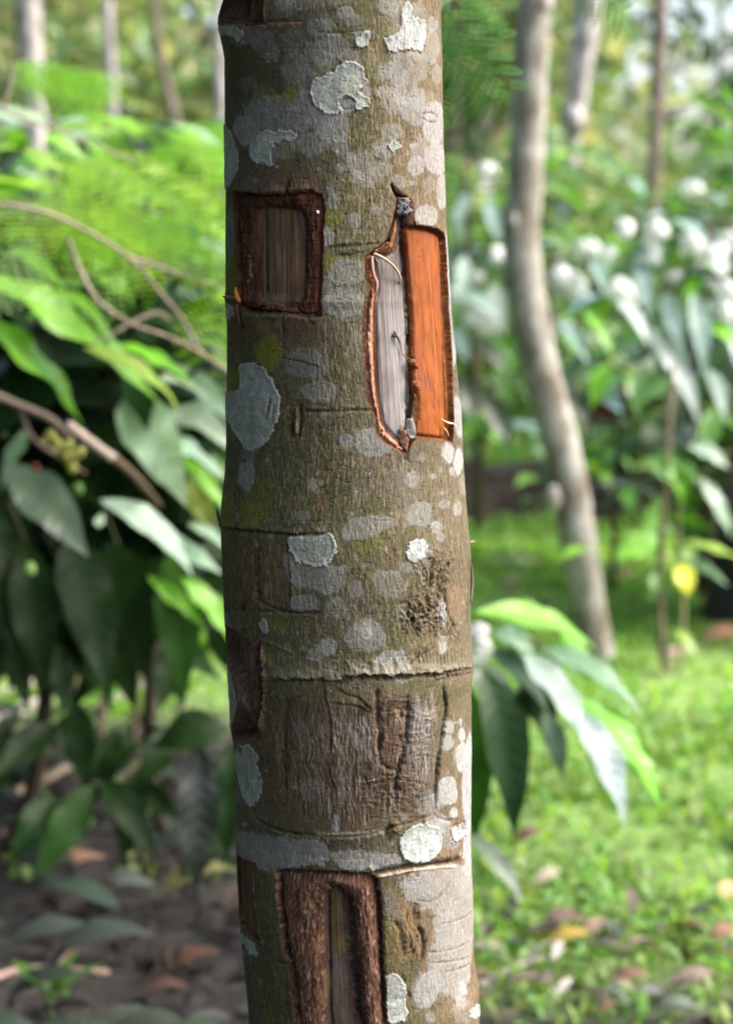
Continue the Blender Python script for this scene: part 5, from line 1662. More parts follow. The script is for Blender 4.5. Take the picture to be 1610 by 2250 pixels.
coffee_bush(.42, 5.1, 1.30, .60, 'coffee bush in the gap between foreground trunk and bowed pale tree', 11, 5)
coffee_bush(.98, 3.95, 1.06, .52, 'blossoming coffee bush just right of the bowed pale tree', 12, 4, zmin=.46, leafL=.21)
coffee_bush(1.42, 3.75, 1.08, .55, 'blossoming coffee bush at the right edge', 13, 4, zmin=.44, leafL=.22)
coffee_bush(1.35, 5.6, 1.32, .62, 'taller coffee bush behind the blossoming pair at right', 14, 8)
coffee_bush(2.15, 5.6, 1.35, .6, 'coffee bush at the right edge, behind the blossoming one', 15, 6)
coffee_bush(.80, 6.6, 1.35, .6, 'coffee bush behind the bowed trunk, under the lilac grey tree', 16, 5)
coffee_bush(1.75, 7.2, 1.42, .65, 'coffee bush under the thin dark brown tree', 17, 5)
coffee_bush(.30, 7.2, 1.30, .6, 'distant coffee bush in the gap right of the foreground trunk', 18, 3)
coffee_bush(-1.0, 3.6, 1.12, .55, 'coffee bush behind the feathery shrub at left', 21, 4, group='coffee bushes behind the left shrubs')
coffee_bush(-.35, 4.2, 1.10, .55, 'coffee bush left of the foreground trunk, behind the feathery shrub', 22, 4, group='coffee bushes behind the left shrubs')
coffee_bush(-1.6, 4.9, 1.25, .6, 'coffee bush at the left edge, farther back', 23, 3, group='coffee bushes behind the left shrubs')
BUSH = {o['label']: o for o in COLL.objects if o.get('category') == 'coffee bush'}
blooms(BUSH['blossoming coffee bush just right of the bowed pale tree'], 3.55, [(1255, 632, 40), (1232, 610, 30), (1250, 725, 24), (1285, 750, 26), (1360, 640, 34), (1385, 655, 26), (1338, 560, 24), (1370, 508, 30)])
blooms(BUSH['blossoming coffee bush at the right edge'], 3.35, [(1440, 512, 38), (1430, 568, 30), (1515, 540, 36), (1545, 550, 30), (1596, 640, 30), (1590, 692, 34), (1545, 720, 26), (1600, 525, 24), (1478, 610, 22)])
def droop(key, Y, rows):
    mb = MB()
    for b, t, w, c in rows:
        leaf(mb, at(*b, Y + .06), at(*t, Y - .03), w * PX(Y), (random.uniform(-.3, .3), -.55, .8), arch=random.uniform(.05, .15), C=jit(c, .1), n=8, m=4)
    return mb.build('drooping_leaves', M['coffee'], BUSH[key])


PB, PW = (.24, .33, .31), (.33, .40, .38)  # pale blue and white leaf tints, painted sky sheen
droop('blossoming coffee bush at the right edge', 3.32, [((1415, 715), (1535, 935), 62, PW), ((1520, 640), (1545, 835), 54, PB), ((1555, 810), (1592, 930), 46, PB), ((1400, 560), (1425, 710), 46, PB), ((1530, 700), (1625, 765), 60, GB), ((1500, 590), (1600, 640), 50, GD), ((1460, 640), (1500, 780), 50, PW),
       ((1440, 800), (1380, 900), 56, GM), ((1490, 850), (1460, 990), 60, GD), ((1570, 900), (1540, 1010), 60, GM), ((1600, 700), (1640, 860), 50, PB), ((1480, 480), (1560, 540), 44, PB), ((1560, 580), (1500, 670), 44, GB)])
droop('blossoming coffee bush just right of the bowed pale tree', 3.5, [((1335, 640), (1425, 765), 44, PW), ((1280, 680), (1345, 795), 46, GB), ((1235, 805), (1335, 780), 46, GB), ((1355, 775), (1455, 745), 50, GM), ((1240, 620), (1300, 660), 46, PW), ((1255, 850), (1290, 960), 50, GD), ((1330, 800), (1300, 900), 50, GB), ((1225, 700), (1290, 800), 46, PB), ((1300, 560), (1340, 660), 40, PB), ((1380, 820), (1400, 930), 50, GM)])
droop('coffee bush in the gap between foreground trunk and bowed pale tree', 4.55, [((1000, 640), (1095, 700), 44, PB), ((1020, 560), (1010, 680), 40, PB), ((1080, 620), (1110, 740), 44, PW), ((1040, 740), (1110, 820), 50, GD), ((1060, 860), (1125, 985), 66, GD), ((1010, 820), (1040, 930), 56, GD), ((1070, 440), (1100, 540), 36, PB), ((1030, 420), (1000, 520), 36, PB), ((1095, 780), (1120, 900), 44, GM), ((1000, 720), (1030, 800), 44, PB)])
blooms(BUSH['coffee bush in the gap between foreground trunk and bowed pale tree'], 4.6, [(1069, 376, 26), (1090, 565, 26), (1105, 570, 22), (1050, 610, 18), (1000, 655, 26)])
random.seed(99)

# near coffee shrub, left: leaves placed one by one
NL = empty('coffee_shrub', (-.62, 1.15, 0), label='near dark green coffee shrub with large drooping leaves left of the trunk', cat='coffee bush')


def nleaf(par, b, t, w, Yb, Yt, nrm, C, arch=None, fold=.15, name='leaf', trans=False, twist=None):
    mb = MB()
    arch = random.uniform(.03, .17) if arch is None else arch
    twist = random.uniform(-.55, .55) if twist is None else twist
    fold = random.uniform(.08, .34)
    off = .42 if par.name == 'coffee_shrub' else (.22 if par.name.startswith('coffee_shrub') else 0)
    Yb, Yt = Yb + off, Yt + off
    B, T = at(b[0], b[1], Yb), at(t[0], t[1], Yt)
    leaf(mb, B, T, w * PX((Yb + Yt) / 2) * 1.08, nrm, arch=arch, fold=fold, C=C, n=16, m=6, wave=random.uniform(.03, .075), twist=twist)
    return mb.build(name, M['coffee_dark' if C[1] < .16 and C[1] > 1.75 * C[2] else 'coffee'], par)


UP = (-.1, -.35, 1)
FC = (.1, -1, .25)
FL = (.5, -.8, .3)
for b, t, w, yb, yt, nr, c in [
    ((55, 480), (120, 700), 135, 1.25, 1.12, (.15, -.8, .55), GD), ((-80, 590), (360, 900), 105, .95, 1.05, (.35, -.55, .75), GB), ((-70, 690), (190, 960), 90, .95, 1.05, (.3, -.6, .7), GB),
    ((275, 870), (412, 1115), 125, 1.15, .98, (-.1, -.45, .9), GP), ((345, 905), (520, 1000), 90, 1.2, 1.1, UP, GP), ((222, 1098), (425, 1272), 88, 1.0, 1.0, (.25, -.5, .85), GP),
    ((325, 1170), (490, 1262), 64, 1.05, 1.02, (.1, -.4, .9), GP), ((15, 1020), (195, 1225), 118, 1.05, .98, (.2, -.65, .7), (.10, .16, .11)), ((60, 1190), (105, 1530), 105, 1.1, 1.05, FC, GD),
    ((150, 1170), (235, 1520), 135, 1.1, 1.0, FL, GD), ((245, 1190), (330, 1510), 130, 1.15, 1.05, FC, GD), ((385, 1200), (405, 1550), 112, 1.1, 1.0, FC, (.03, .085, .01)), ((-20, 1120), (30, 1460), 115, 1.15, 1.05, FL, GD),
    ((125, 1590), (-20, 1715), 80, 1.1, 1.0, (.1, -.7, .6), GD), ((165, 1545), (195, 1745), 84, 1.12, 1.05, FC, GD), ((205, 1725), (75, 1935), 88, 1.05, .98, FC, (.02, .06, .008)), ((222, 1712), (345, 1895), 80, 1.05, 1.0, (.2, -.75, .6), GD),
    ((495, 1600), (335, 1645), 115, 1.0, 1.0, (0, -.8, .7), GD), ((440, 1640), (430, 1970), 98, 1.0, .95, FC, (.010, .018, .010)), ((310, 1630), (215, 1725), 62, 1.15, 1.1, UP, GD), ((295, 1715), (395, 1800), 62, 1.1, 1.1, FC, GD),
    ((510, 1630), (495, 1910), 72, 1.08, 1.02, FC, GD), ((395, 1270), (510, 1420), 62, 1.0, 1.0, (.5, -.5, .6), GB), ((385, 800), (520, 940), 58, 1.25, 1.15, UP, GP), ((418, 1050), (475, 1185), 60, 1.15, 1.1, FC, (.16, .21, .05)),
    ((185, 765), (400, 920), 56, .95, 1.02, (.4, -.6, .7), (.20, .33, .022)), ((215, 540), (270, 745), 66, 1.3, 1.2, (.4, -.7, .4), GB), ((-20, 480), (20, 640), 90, 1.3, 1.2, FC, GD), ((300, 690), (480, 760), 70, 1.3, 1.2, UP, GM),
    ((60, 880), (-40, 1010), 70, 1.2, 1.1, UP, GD), ((150, 1000), (240, 1130), 80, 1.3, 1.2, FC, GD), ((90, 1300), (20, 1520), 90, 1.3, 1.25, FC, GD), ((300, 1040), (400, 1230), 90, 1.35, 1.3, FC, GD), ((190, 1330), (150, 1500), 80, 1.35, 1.3, FC, GD),
    ((430, 940), (520, 1100), 80, 1.35, 1.3, UP, GM), ((345, 1290), (290, 1470), 90, 1.3, 1.3, FC, GD), ((470, 1330), (520, 1500), 80, 1.3, 1.3, FC, GD), ((20, 720), (110, 900), 70, 1.3, 1.2, FC, GM), ((420, 690), (520, 830), 60, 1.35, 1.3, UP, GM),
    ((265, 755), (425, 845), 48, 1.1, 1.05, UP, GB), ((300, 825), (485, 885), 44, 1.15, 1.1, UP, GP), ((95, 640), (265, 785), 58, 1.1, 1.0, (.3, -.5, .7), GB), ((195, 640), (335, 755), 50, 1.2, 1.1, UP, GD), ((345, 950), (495, 1050), 58, 1.1, 1.05, UP, GP),
    ((-10, 555), (155, 655), 50, 1.2, 1.1, UP, GB), ((400, 1005), (505, 1135), 44, 1.1, 1.05, UP, GB), ((65, 940), (0, 1085), 58, 1.1, 1.05, UP, GP), ((185, 1050), (120, 1215), 58, 1.15, 1.1, FC, GD), ((325, 1265), (455, 1385), 46, 1.05, 1.0, UP, GB),
    ((415, 1150), (505, 1215), 40, 1.05, 1.0, UP, GP), ((250, 1390), (300, 1565), 70, 1.2, 1.15, FC, GD), ((20, 1370), (65, 1565), 72, 1.2, 1.15, FC, GD), ((120, 1410), (140, 1565), 72, 1.2, 1.15, FL, GD), ((380, 1410), (350, 1565), 62, 1.2, 1.15, FC, GD),
    ((20, 1600), (-30, 1800), 92, 1.1, 1.0, FC, GD), ((260, 1600), (175, 1800), 80, 1.15, 1.1, FC, GD), ((300, 1700), (270, 1900), 84, 1.1, 1.0, FC, GD), ((460, 1780), (400, 1960), 80, 1.1, 1.0, FL, GD), ((120, 1750), (20, 1900), 84, 1.05, .98, FC, GD), ((380, 1600), (300, 1740), 76, 1.1, 1.05, FC, GD)]:
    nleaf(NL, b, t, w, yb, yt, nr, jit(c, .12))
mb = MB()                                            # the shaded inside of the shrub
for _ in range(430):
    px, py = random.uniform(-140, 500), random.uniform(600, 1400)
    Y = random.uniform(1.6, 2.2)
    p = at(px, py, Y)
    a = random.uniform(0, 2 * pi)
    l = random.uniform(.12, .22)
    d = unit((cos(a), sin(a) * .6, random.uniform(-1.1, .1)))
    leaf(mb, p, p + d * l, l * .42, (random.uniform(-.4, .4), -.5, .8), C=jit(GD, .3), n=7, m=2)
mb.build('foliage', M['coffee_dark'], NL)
mb = MB()
g0 = np.array([-.60, 1.75, -.03])
tube(mb, [g0, at(80, 1700, 1.74), at(120, 1300, 1.72), at(150, 1000, 1.72), at(120, 700, 1.77), at(60, 420, 1.82)], [.014, .013, .012, .010, .007, .003], 8, (.045, .036, .026), 5)
tube(mb, [np.array([-.32, 1.8, -.03]), at(330, 1700, 1.78), at(340, 1350, 1.77), at(380, 1000, 1.77), at(400, 700, 1.82)], [.012, .011, .010, .008, .003], 8, (.045, .036, .026), 5)
for p in ([(115, 1300, 1.72), (60, 1200, 1.57), (20, 1100, 1.52)], [(340, 1350, 1.77), (260, 1200, 1.62), (225, 1100, 1.47)], [(330, 1650, 1.78), (250, 1720, 1.57), (205, 1720, 1.47)], [(340, 1400, 1.77), (420, 1240, 1.57), (400, 1200, 1.52)],
          [(90, 1650, 1.74), (130, 1590, 1.57), (170, 1550, 1.54)], [(150, 1000, 1.72), (240, 900, 1.62), (280, 870, 1.57)], [(335, 1600, 1.78), (440, 1620, 1.52), (500, 1600, 1.42)]):
    tube(mb, [at(*q) for q in p], [.006, .004, .003], 6, (.07, .075, .035), 3)
mb.build('stem', M['twig'], NL)
for k, (px, py, c, r) in enumerate([(112, 955, (.38, .37, .10), .0075), (125, 972, (.33, .36, .10), .007), (140, 985, (.42, .40, .12), .008), (152, 978, (.36, .38, .10), .0075), (165, 1000, (.38, .40, .12), .0075), (148, 1005, (.40, .38, .09), .008),
                                     (178, 992, (.33, .36, .1), .007), (120, 990, (.42, .41, .14), .007), (160, 1028, (.38, .38, .1), .0075), (100, 968, (.42, .40, .14), .006), (78, 1027, (.25, .04, .03), .006), (172, 1075, (.16, .30, .06), .008), (66, 1250, (.25, .38, .12), .009)]):
    c0 = at(px, py, 1.36)
    mb = MB()
    la = np.linspace(-pi / 2, pi / 2, 9)
    tube(mb, [c0 + np.array([0, 0, r * 1.15 * sin(v)]) for v in la], [max(r * cos(v), .0006) for v in la], 10, c, 1)
    mb.build('berry', M['leaf'], NL)
# cut pale branch lying through the shrub
br = empty('cut_branch', at(150, 935, 1.30), label='thick pale cut branch end poking out of the left shrub', cat='branch')
mb = MB()
tube(mb, [at(148, 932, 1.30), at(190, 965, 1.30), at(250, 1008, 1.31)], [.0066, .0072, .0070], 9, (.36, .29, .24), 4, lump=.06)
mb.build('wood', M['twig'], br)
mb = MB()
tube(mb, [at(250, 1008, 1.31), at(300, 1050, 1.38), at(350, 1110, 1.48)], [.0070, .006, .005], 9, (.11, .08, .05), 4, lump=.06)
mb.build('dark_bark', M['twig'], br)
br = empty('dry_branch', at(-30, 858, 1.34), label='brown dry branch running in from the left edge at mid height', cat='branch')
mb = MB()
tube(mb, [at(-40, 855, 1.34), at(40, 890, 1.34), at(110, 920, 1.35), at(160, 965, 1.38)], [.0062, .0058, .0055, .0035], 9, (.15, .115, .09), 4, lump=.06)
mb.build('wood', M['twig'], br)
mb = MB()
tube(mb, [at(40, 890, 1.34), at(75, 965, 1.35), at(140, 1010, 1.36), at(190, 1040, 1.38)], [.003, .003, .0026, .0016], 7, (.15, .11, .085), 4, lump=.06)
mb.build('twig', M['twig'], br)

# feathery shrub, left
FS = empty('feathery_shrub', (-.75, 2.1, 0), label='bright green feathery leaved shrub with long pale twigs at upper left', cat='shrub')
mb = MB()
TW = [[(-60, 215, 1.5), (60, 262, 1.5), (180, 305, 1.55), (290, 355, 1.7)], [(-60, 450, 1.2), (30, 452, 1.2), (110, 470, 1.22), (200, 512, 1.25), (290, 570, 1.28), (350, 640, 1.3), (400, 700, 1.3), (450, 780, 1.3), (520, 830, 1.3)],
      [(285, 566, 1.28), (340, 582, 1.3), (420, 610, 1.35), (520, 645, 1.4)], [(150, 525, 1.25), (175, 590, 1.25), (215, 660, 1.22), (290, 712, 1.2), (370, 740, 1.2), (440, 775, 1.2), (530, 830, 1.25)],
      [(10, 235, 1.5), (22, 190, 1.5), (30, 140, 1.5)], [(370, 700, 1.4), (330, 690, 1.35), (200, 760, 1.3)]]
for p in TW:
    tube(mb, [at(*q) for q in p], np.linspace(.0034, .0018, len(p)), 7, (.30, .245, .185), 5, lump=.05)
tube(mb, [np.array([-1.0, 2.1, -.03]), np.array([-1.0, 2.0, .4]), at(-120, 700, 1.6), at(-100, 450, 1.3), at(-60, 450, 1.2)], [.011, .010, .008, .006, .005], 8, (.22, .17, .13), 5)
tube(mb, [np.array([-1.0, 2.1, -.03]), np.array([-.98, 2.1, .5]), at(-150, 400, 1.6), at(-60, 215, 1.5)], [.010, .009, .007, .005], 8, (.22, .17, .13), 5)
for q in ((240, 262, 1.9), (400, 300, 2.1), (120, 380, 1.7), (330, 420, 1.9), (460, 420, 2.0)):
    e = at(*q)
    tube(mb, [np.array([e[0] - .1, 2.3, -.03]), np.array([e[0] - .06, 2.25, .5]), e], [.007, .006, .002], 7, (.22, .18, .13), 5)
mb.build('stem', M['twig'], FS)
mb = MB()
for _ in range(46):
    px = random.uniform(-60, 520)
    lo = np.interp(px, [-60, 100, 300, 520], [330, 330, 320, 300])
    py = random.uniform(lo, np.interp(px, [-60, 150, 350, 520], [500, 520, 580, 680]))
    if py < 330 and random.random() < .4:
        continue
    Y = random.uniform(1.35, 2.3)
    p = at(px, py, Y)
    a = random.uniform(-.9, .5) if random.random() < .7 else random.uniform(0, 6.3)
    pinnate(mb, p, (cos(a), sin(a) * .5 - .2, random.uniform(-.35, .25)), random.uniform(.10, .17), random.choice([(.13, .27, .025), (.24, .42, .035), (.34, .52, .05)]), normal=(random.uniform(-.8, .8), random.uniform(-1, .2), .8), npairs=6, pin=random.uniform(.06, .085), nl=8)
for px, py, Y in [(140, 250, 2.0), (180, 262, 2.0), (220, 275, 1.9), (250, 285, 1.9), (300, 290, 2.0), (340, 300, 2.0), (395, 275, 2.2), (430, 270, 2.2), (460, 285, 2.2), (480, 300, 2.1), (370, 310, 2.1), (-10, 130, 1.6), (15, 140, 1.6), (30, 165, 1.6), (0, 170, 1.6)]:
    for _ in range(2):
        a = random.uniform(-.6, .6)
        pinnate(mb, at(px + random.uniform(-20, 20), py + random.uniform(-5, 25), Y), (cos(a), sin(a) * .5, random.uniform(-.1, .3)), .13, (.22, .42, .035), normal=(random.uniform(-.6, .6), -.5, .9), npairs=6, pin=.06, nl=11)
mb.build('foliage', M['feather'], FS)
mb = MB()                                             # broad bright leaves among the feathers
for b, t, w, Y in [((160, 280), (255, 300), 50, 1.9), ((175, 300), (300, 395), 60, 1.9), ((100, 300), (185, 350), 50, 1.85), ((350, 290), (470, 330), 50, 2.0), ((50, 330), (140, 380), 46, 1.8)]:
    leaf(mb, at(*b, Y), at(*t, Y), w * PX(Y), (0, -.5, .8), C=jit((.20, .40, .03)), n=8, m=4)
for _ in range(330):
    px, py = random.uniform(-60, 520), random.uniform(265, 760)
    Y = random.uniform(1.9, 2.7)
    p = at(px, py, Y)
    a = random.uniform(0, 6.3)
    l = random.uniform(.07, .15)
    leaf(mb, p, p + l * unit((cos(a), sin(a) * .5, random.uniform(-.8, .4))), l * .42, (random.uniform(-.4, .4), -.4, .8), C=jit(random.choice([GD, GD, GM, GB, GB, (.24, .44, .03), GP]), .25), n=5, m=2)
mb.build('broad_leaves', M['coffee'], FS)

# feathery sapling hidden behind the trunk, its fronds hanging into view at the upper right
SP_ = empty('feathery_sapling', (.12, .40, 0), label='drooping dark green feathery fronds beside the top right of the trunk', cat='sapling')
mb = MB()
tube(mb, [np.array([.10, .40, -.03]), at(850, 1500, .40), at(860, 700, .40), at(880, 100, .40), at(920, -120, .40), at(980, -190, .40)], [.009, .008, .007, .006, .004, .002], 8, (.18, .14, .10), 5)
tube(mb, [at(920, -120, .40), at(955, -60, .40), at(975, 0, .40)], [.003, .0025, .0015], 7, (.15, .17, .07), 4)
mb.build('stem', M['twig'], SP_)
mb = MB()
for b, d, L, pn in [((960, -15, .40), (.8, 0, -.45), .060, .034), ((965, 5, .38), (.75, -.1, -.75), .085, .034), ((955, 60, .40), (.7, 0, -.7), .070, .034), ((948, 90, .40), (.6, 0, -.75), .060, .03), ((1010, -70, .46), (.8, .1, -.55), .05, .03), ((1260, -60, .46), (.9, .1, -.5), .05, .03)]:
    pinnate(mb, at(*b), d, L, (.03, .11, .012), normal=(.2, -.9, .5), npairs=6, pin=pn, nl=11, droop=.15)
mb.build('foliage', M['feather_dark'], SP_)
mb = MB()
tube(mb, [at(980, -190, .40), at(1100, -190, .44), at(1260, -60, .46)], [.002, .0018, .001], 6, (.15, .17, .07), 4)
tube(mb, [at(975, -30, .40), at(958, 30, .40), at(948, 90, .40)], [.0015, .0014, .001], 6, (.15, .17, .07), 4)
mb.build('twig', M['twig'], SP_)

# near coffee sprig, right of the trunk
NR = empty('coffee_shrub', (.16, .95, 0), label='low coffee shrub with long drooping glossy leaves beside the lower right of the trunk', cat='coffee bush')
for b, t, w, yb, yt, nr, c in [  # palest tints hold a painted sheen of the sky
    ((1045, 1345), (1315, 1435), 82, 1.05, 1.15, (.1, -.6, .8), GB), ((1185, 1425), (1415, 1580), 92, 1.0, .95, (.25, -.5, .85), (.14, .25, .13)), ((1150, 1435), (1300, 1660), 92, .98, .86, (.2, -.55, .8), (.26, .34, .29)),
    ((1265, 1560), (1372, 1815), 95, .9, .84, (.3, -.65, .7), (.27, .33, .33)), ((1270, 1535), (1452, 1780), 84, 1.0, .95, (.75, -.55, .25), (.13, .42, .01)), ((1062, 1470), (1128, 1840), 108, .95, .9, (.35, -.85, .25), (.022, .055, .018)),
    ((1030, 1510), (1042, 1860), 95, 1.05, 1.0, FC, (.025, .09, .008)), ((1085, 1430), (1205, 1575), 92, 1.1, 1.05, (.2, -.5, .8), (.03, .06, .032)), ((1035, 1835), (1150, 1985), 52, .95, .9, (.1, -.5, .9), (.16, .22, .16)), ((1080, 1340), (1240, 1372), 62, 1.15, 1.15, UP, GB),
    ((1035, 1450), (1125, 1610), 84, .98, .95, (.1, -.5, .8), (.11, .17, .10)), ((1195, 1560), (1235, 1715), 54, 1.0, .98, (.2, -.7, .5), (.10, .16, .11)), ((1150, 1480), (1220, 1640), 80, 1.1, 1.05, FC, GD), ((1080, 1390), (1180, 1440), 60, 1.0, 1.0, (0, -.5, .9), (.15, .26, .14)),
    ((1230, 1400), (1300, 1450), 50, 1.15, 1.15, UP, GB), ((1100, 1500), (1150, 1680), 80, 1.15, 1.1, FC, GD)]:
    nleaf(NR, b, t, w, yb, yt, nr, jit(c, .08), arch=.10)
mb = MB()
tube(mb, [np.array([.10, 1.24, -.03]), at(960, 1800, 1.24), at(985, 1500, 1.24), at(1030, 1400, 1.24), at(1120, 1390, 1.24), at(1200, 1430, 1.22), at(1275, 1550, 1.17)], [.009, .008, .006, .005, .004, .0035, .002], 8, (.10, .10, .05), 5)
tube(mb, [at(1000, 1450, 1.24), at(1040, 1480, 1.22), at(1070, 1475, 1.19)], [.004, .003, .002], 6, (.10, .12, .05), 3)
tube(mb, [at(965, 1790, 1.24), at(1000, 1800, 1.20), at(1038, 1836, 1.17)], [.004, .003, .002], 6, (.10, .12, .05), 3)
mb.build('stem', M['twig'], NR)
mb = MB()
for dx, dy in ((0, 0), (8, 14), (-6, -12), (4, -20), (0, 24)):
    blossom(mb, at(1052 + dx, 1412 + dy, 1.18), .016, 8)
mb.build('blossom', M['petal'], NR)

# thin sapling on the lawn at right
SA = empty('coffee_sapling', gnd(1470, 1470), label='thin leggy sapling with a single yellow leaf standing on the lawn at right', cat='sapling')
mb = MB()
Ys = gnd(1470, 1470)[1]
tube(mb, [gnd(1466, 1476) - np.array([0, 0, .02]), at(1452, 1380, Ys), at(1450, 1250, Ys), at(1462, 1050, Ys), at(1470, 900, Ys), at(1478, 800, Ys)], [.011, .010, .009, .008, .007, .004], 8, (.17, .14, .09), 5)
tube(mb, [gnd(1490, 1476) - np.array([0, 0, .02]), at(1500, 1350, Ys), at(1488, 1180, Ys), at(1500, 1010, Ys)], [.007, .006, .005, .002], 8, (.20, .20, .09), 5)
for p in ([(1462, 1060), (1530, 1050), (1600, 990)], [(1480, 1210), (1520, 1190)], [(1452, 1230), (1435, 1195)], [(1468, 930), (1430, 890)]):
    tube(mb, [at(a, b, Ys) for a, b in p], [.004, .003, .002], 6, (.16, .16, .07), 3)
mb.build('stem', M['twig'], SA)
for b, t, w, c, nr in [((1442, 1170), (1350, 1230), 66, GB, (.2, -.8, .5)), ((1505, 1190), (1650, 1240), 40, (.24, .36, .05), UP), ((1540, 1050), (1605, 1180), 40, (.2, .29, .19), UP), ((1500, 1230), (1600, 1290), 44, (.16, .26, .16), UP), ((1475, 1010), (1540, 1070), 46, GM, UP),
                       ((1440, 930), (1410, 1010), 60, GD, FC), ((1480, 1010), (1500, 1110), 52, GB, FC), ((1430, 1000), (1470, 1060), 44, GM, FC), ((1510, 980), (1600, 1030), 46, GP, UP), ((1440, 1250), (1430, 1330), 30, GM, FC), ((1290, 1205), (1225, 1235), 40, (.19, .38, .03), UP), ((1480, 1380), (1530, 1440), 30, (.22, .33, .05), UP)]:
    nleaf(SA, b, t, w, Ys, Ys - .05, nr, jit(c, .1))
o = nleaf(SA, (1492, 1240), (1512, 1310), 52, Ys - .04, Ys - .06, FC, (.55, .52, .03))
o['label'] = 'bright yellow leaf'
# brown dead sprig and dark stump
DS = empty('withered_seedling', at(1345, 1010, 4.0), label='withered seedling with hanging brown leaves below the blossoming coffee bushes', cat='seedling')
mb = MB()
for k in range(9):
    p = at(1300 + k * 9, 850 + random.uniform(-20, 30), 4.0)
    leaf(mb, p, p + np.array([random.uniform(-.04, .04), -.02, -random.uniform(.07, .12)]), .05, (0, -1, .2), C=jit((.16, .06, .03)), n=6, m=2)
mb.build('foliage', M['dead'], DS)
mb = MB()
g_ = at(1350, 1010, 4.0)
tube(mb, [np.array([g_[0], g_[1], -.02]), at(1355, 960, 4.0), at(1335, 840, 4.0)], [.010, .008, .004], 7, (.10, .07, .05), 4)
mb.build('stem', M['twig'], DS)
ST = empty('tree_stump', (at(1625, 1250, 3.6)[0], 3.6, 0), label='blackened stump at the right edge of the lawn', cat='stump')
mb = MB()
sx = at(1650, 1250, 3.6)[0]
tube(mb, [(sx, 3.6, -.03), (sx + .01, 3.6, .10), (sx, 3.6, .22), (sx - .01, 3.6, .30)], [.15, .115, .10, .085], 16, (.035, .03, .03), 5, lump=.05)
mb.build('stump_wood', M['twig'], ST)
mb = MB()
tube(mb, [(sx - .01, 3.6, .29), (sx - .01, 3.6, .315)], [.084, .07], 16, (.07, .06, .055), 3, lump=.03)
mb.build('cut_top', M['wood'], ST)


# =================================================================== WOODLAND
def wood_tree(x, y, h, cr, ch, C, label, size=.26, per=34, nc=46, trunk_r=.09):
    o = empty('woodland_tree', (x, y, 0), label=label, cat='tree', group='trees of the woodland behind')
    mb = MB()
    lean = random.uniform(-.4, .4)
    tube(mb, [(x, y, -.05), (x + lean * .3, y, h * .45), (x + lean, y, h * .95)], [trunk_r, trunk_r * .8, trunk_r * .35], 9, (1, 1, 1), 6, lump=.03)
    for _ in range(4):
        a = random.uniform(0, 6.3)
        z = h * random.uniform(.35, .8)
        tube(mb, [(x + lean * z / h, y, z), (x + cos(a) * cr * .5, y + sin(a) * cr * .5, z + .4), (x + cos(a) * cr, y + sin(a) * cr, z + .7)], [.03, .02, .006], 6, (1, 1, 1), 3)
    mb.build('trunk', M['brown'] if random.random() < .5 else M['lilac'], o)
    mb = MB()
    _, P = clumps((x + lean * .6, y, ch), (cr, cr, h - ch), nc, per, (.3, .3, .22))
    P = P[P[:, 2] > .2]
    leaf_cards(mb, P, size, C)
    mb.build('crown', M['leaf'], o)
    return o


YG = (.27, .34, .17)
DG = (.07, .13, .045)
for a in [(-2.6, 11.5, 4.4, 1.6, 2.3, YG, 'yellow green tree at the far upper left behind the pale thick tree'), (-1.1, 13.0, 4.8, 1.7, 2.4, YG, 'airy yellow green tree behind the whitish thin tree'), (.2, 14.0, 5.0, 1.7, 2.4, (.24, .31, .18), 'light green tree behind the top of the foreground trunk'),
          (-3.8, 15.0, 5.2, 2.0, 2.6, (.24, .31, .18), 'grey green tree beyond the left woodland edge'), (-1.9, 17.5, 5.6, 2.2, 2.8, (.20, .27, .15), 'tall grey green tree in the left background'), (.7, 12.0, 4.2, .9, 2.2, (.24, .31, .18), 'pale green tree between the foreground and bowed trunks'),
          (1.15, 13.5, 4.6, .65, 2.3, (.16, .25, .09), 'green tree behind the lilac grey trunk'), (3.3, 10.5, 2.6, 1.0, 1.3, DG, 'low dark tree beneath the sky gaps at right'),
          (3.05, 15.0, 4.6, 1.15, 3.1, (.03, .06, .02), 'sparse dark tree at the upper right with bright sky between its leaves', .22, 13, 38, .05), (.4, 19.0, 6.0, 1.6, 3.0, (.20, .27, .15), 'tall pale tree in the far centre'), (5.5, 15.0, 5.0, 1.8, 2.4, DG, 'dark tree beyond the right edge of the woodland')]:
    wood_tree(*a)
for x, y, h, r, c, l in [(-2.2, 7.6, 1.25, .8, YG, 'rounded green shrub behind the left coffee bushes'), (-1.0, 8.4, 1.3, .9, (.12, .24, .04), 'green shrub below the whitish thin tree'), (.1, 9.2, 1.5, .9, (.15, .26, .06), 'green shrub behind the foreground trunk'),
                         (1.1, 9.4, 1.5, .9, YG, 'yellow green shrub behind the bowed tree'), (2.2, 9.0, 1.6, .9, (.11, .22, .05), 'green shrub right of the lilac grey tree'), (3.1, 8.6, 1.5, .9, (.10, .2, .06), 'green shrub at the right edge behind the coffee bushes'), (-3.2, 9.8, 1.7, 1.0, YG, 'yellow green shrub at the far left edge')]:
    o = empty('woodland_shrub', (x, y, 0), label=l, cat='shrub', group='shrubs at the foot of the woodland')
    mb = MB()
    for _ in range(5):
        a = random.uniform(0, 6.3)
        tube(mb, [(x, y, -.03), (x + cos(a) * r * .4, y + sin(a) * r * .4, h * .5), (x + cos(a) * r * .7, y + sin(a) * r * .7, h * .95)], [.018, .012, .004], 6, (.15, .12, .08), 3)
    mb.build('stem', M['twig'], o)
    mb = MB()
    _, P = clumps((x, y, h * .55), (r, r, h * .5), 34, 30, (.15, .15, .12))
    leaf_cards(mb, P[P[:, 2] > .05], .17, c)
    mb.build('foliage', M['leaf'], o)
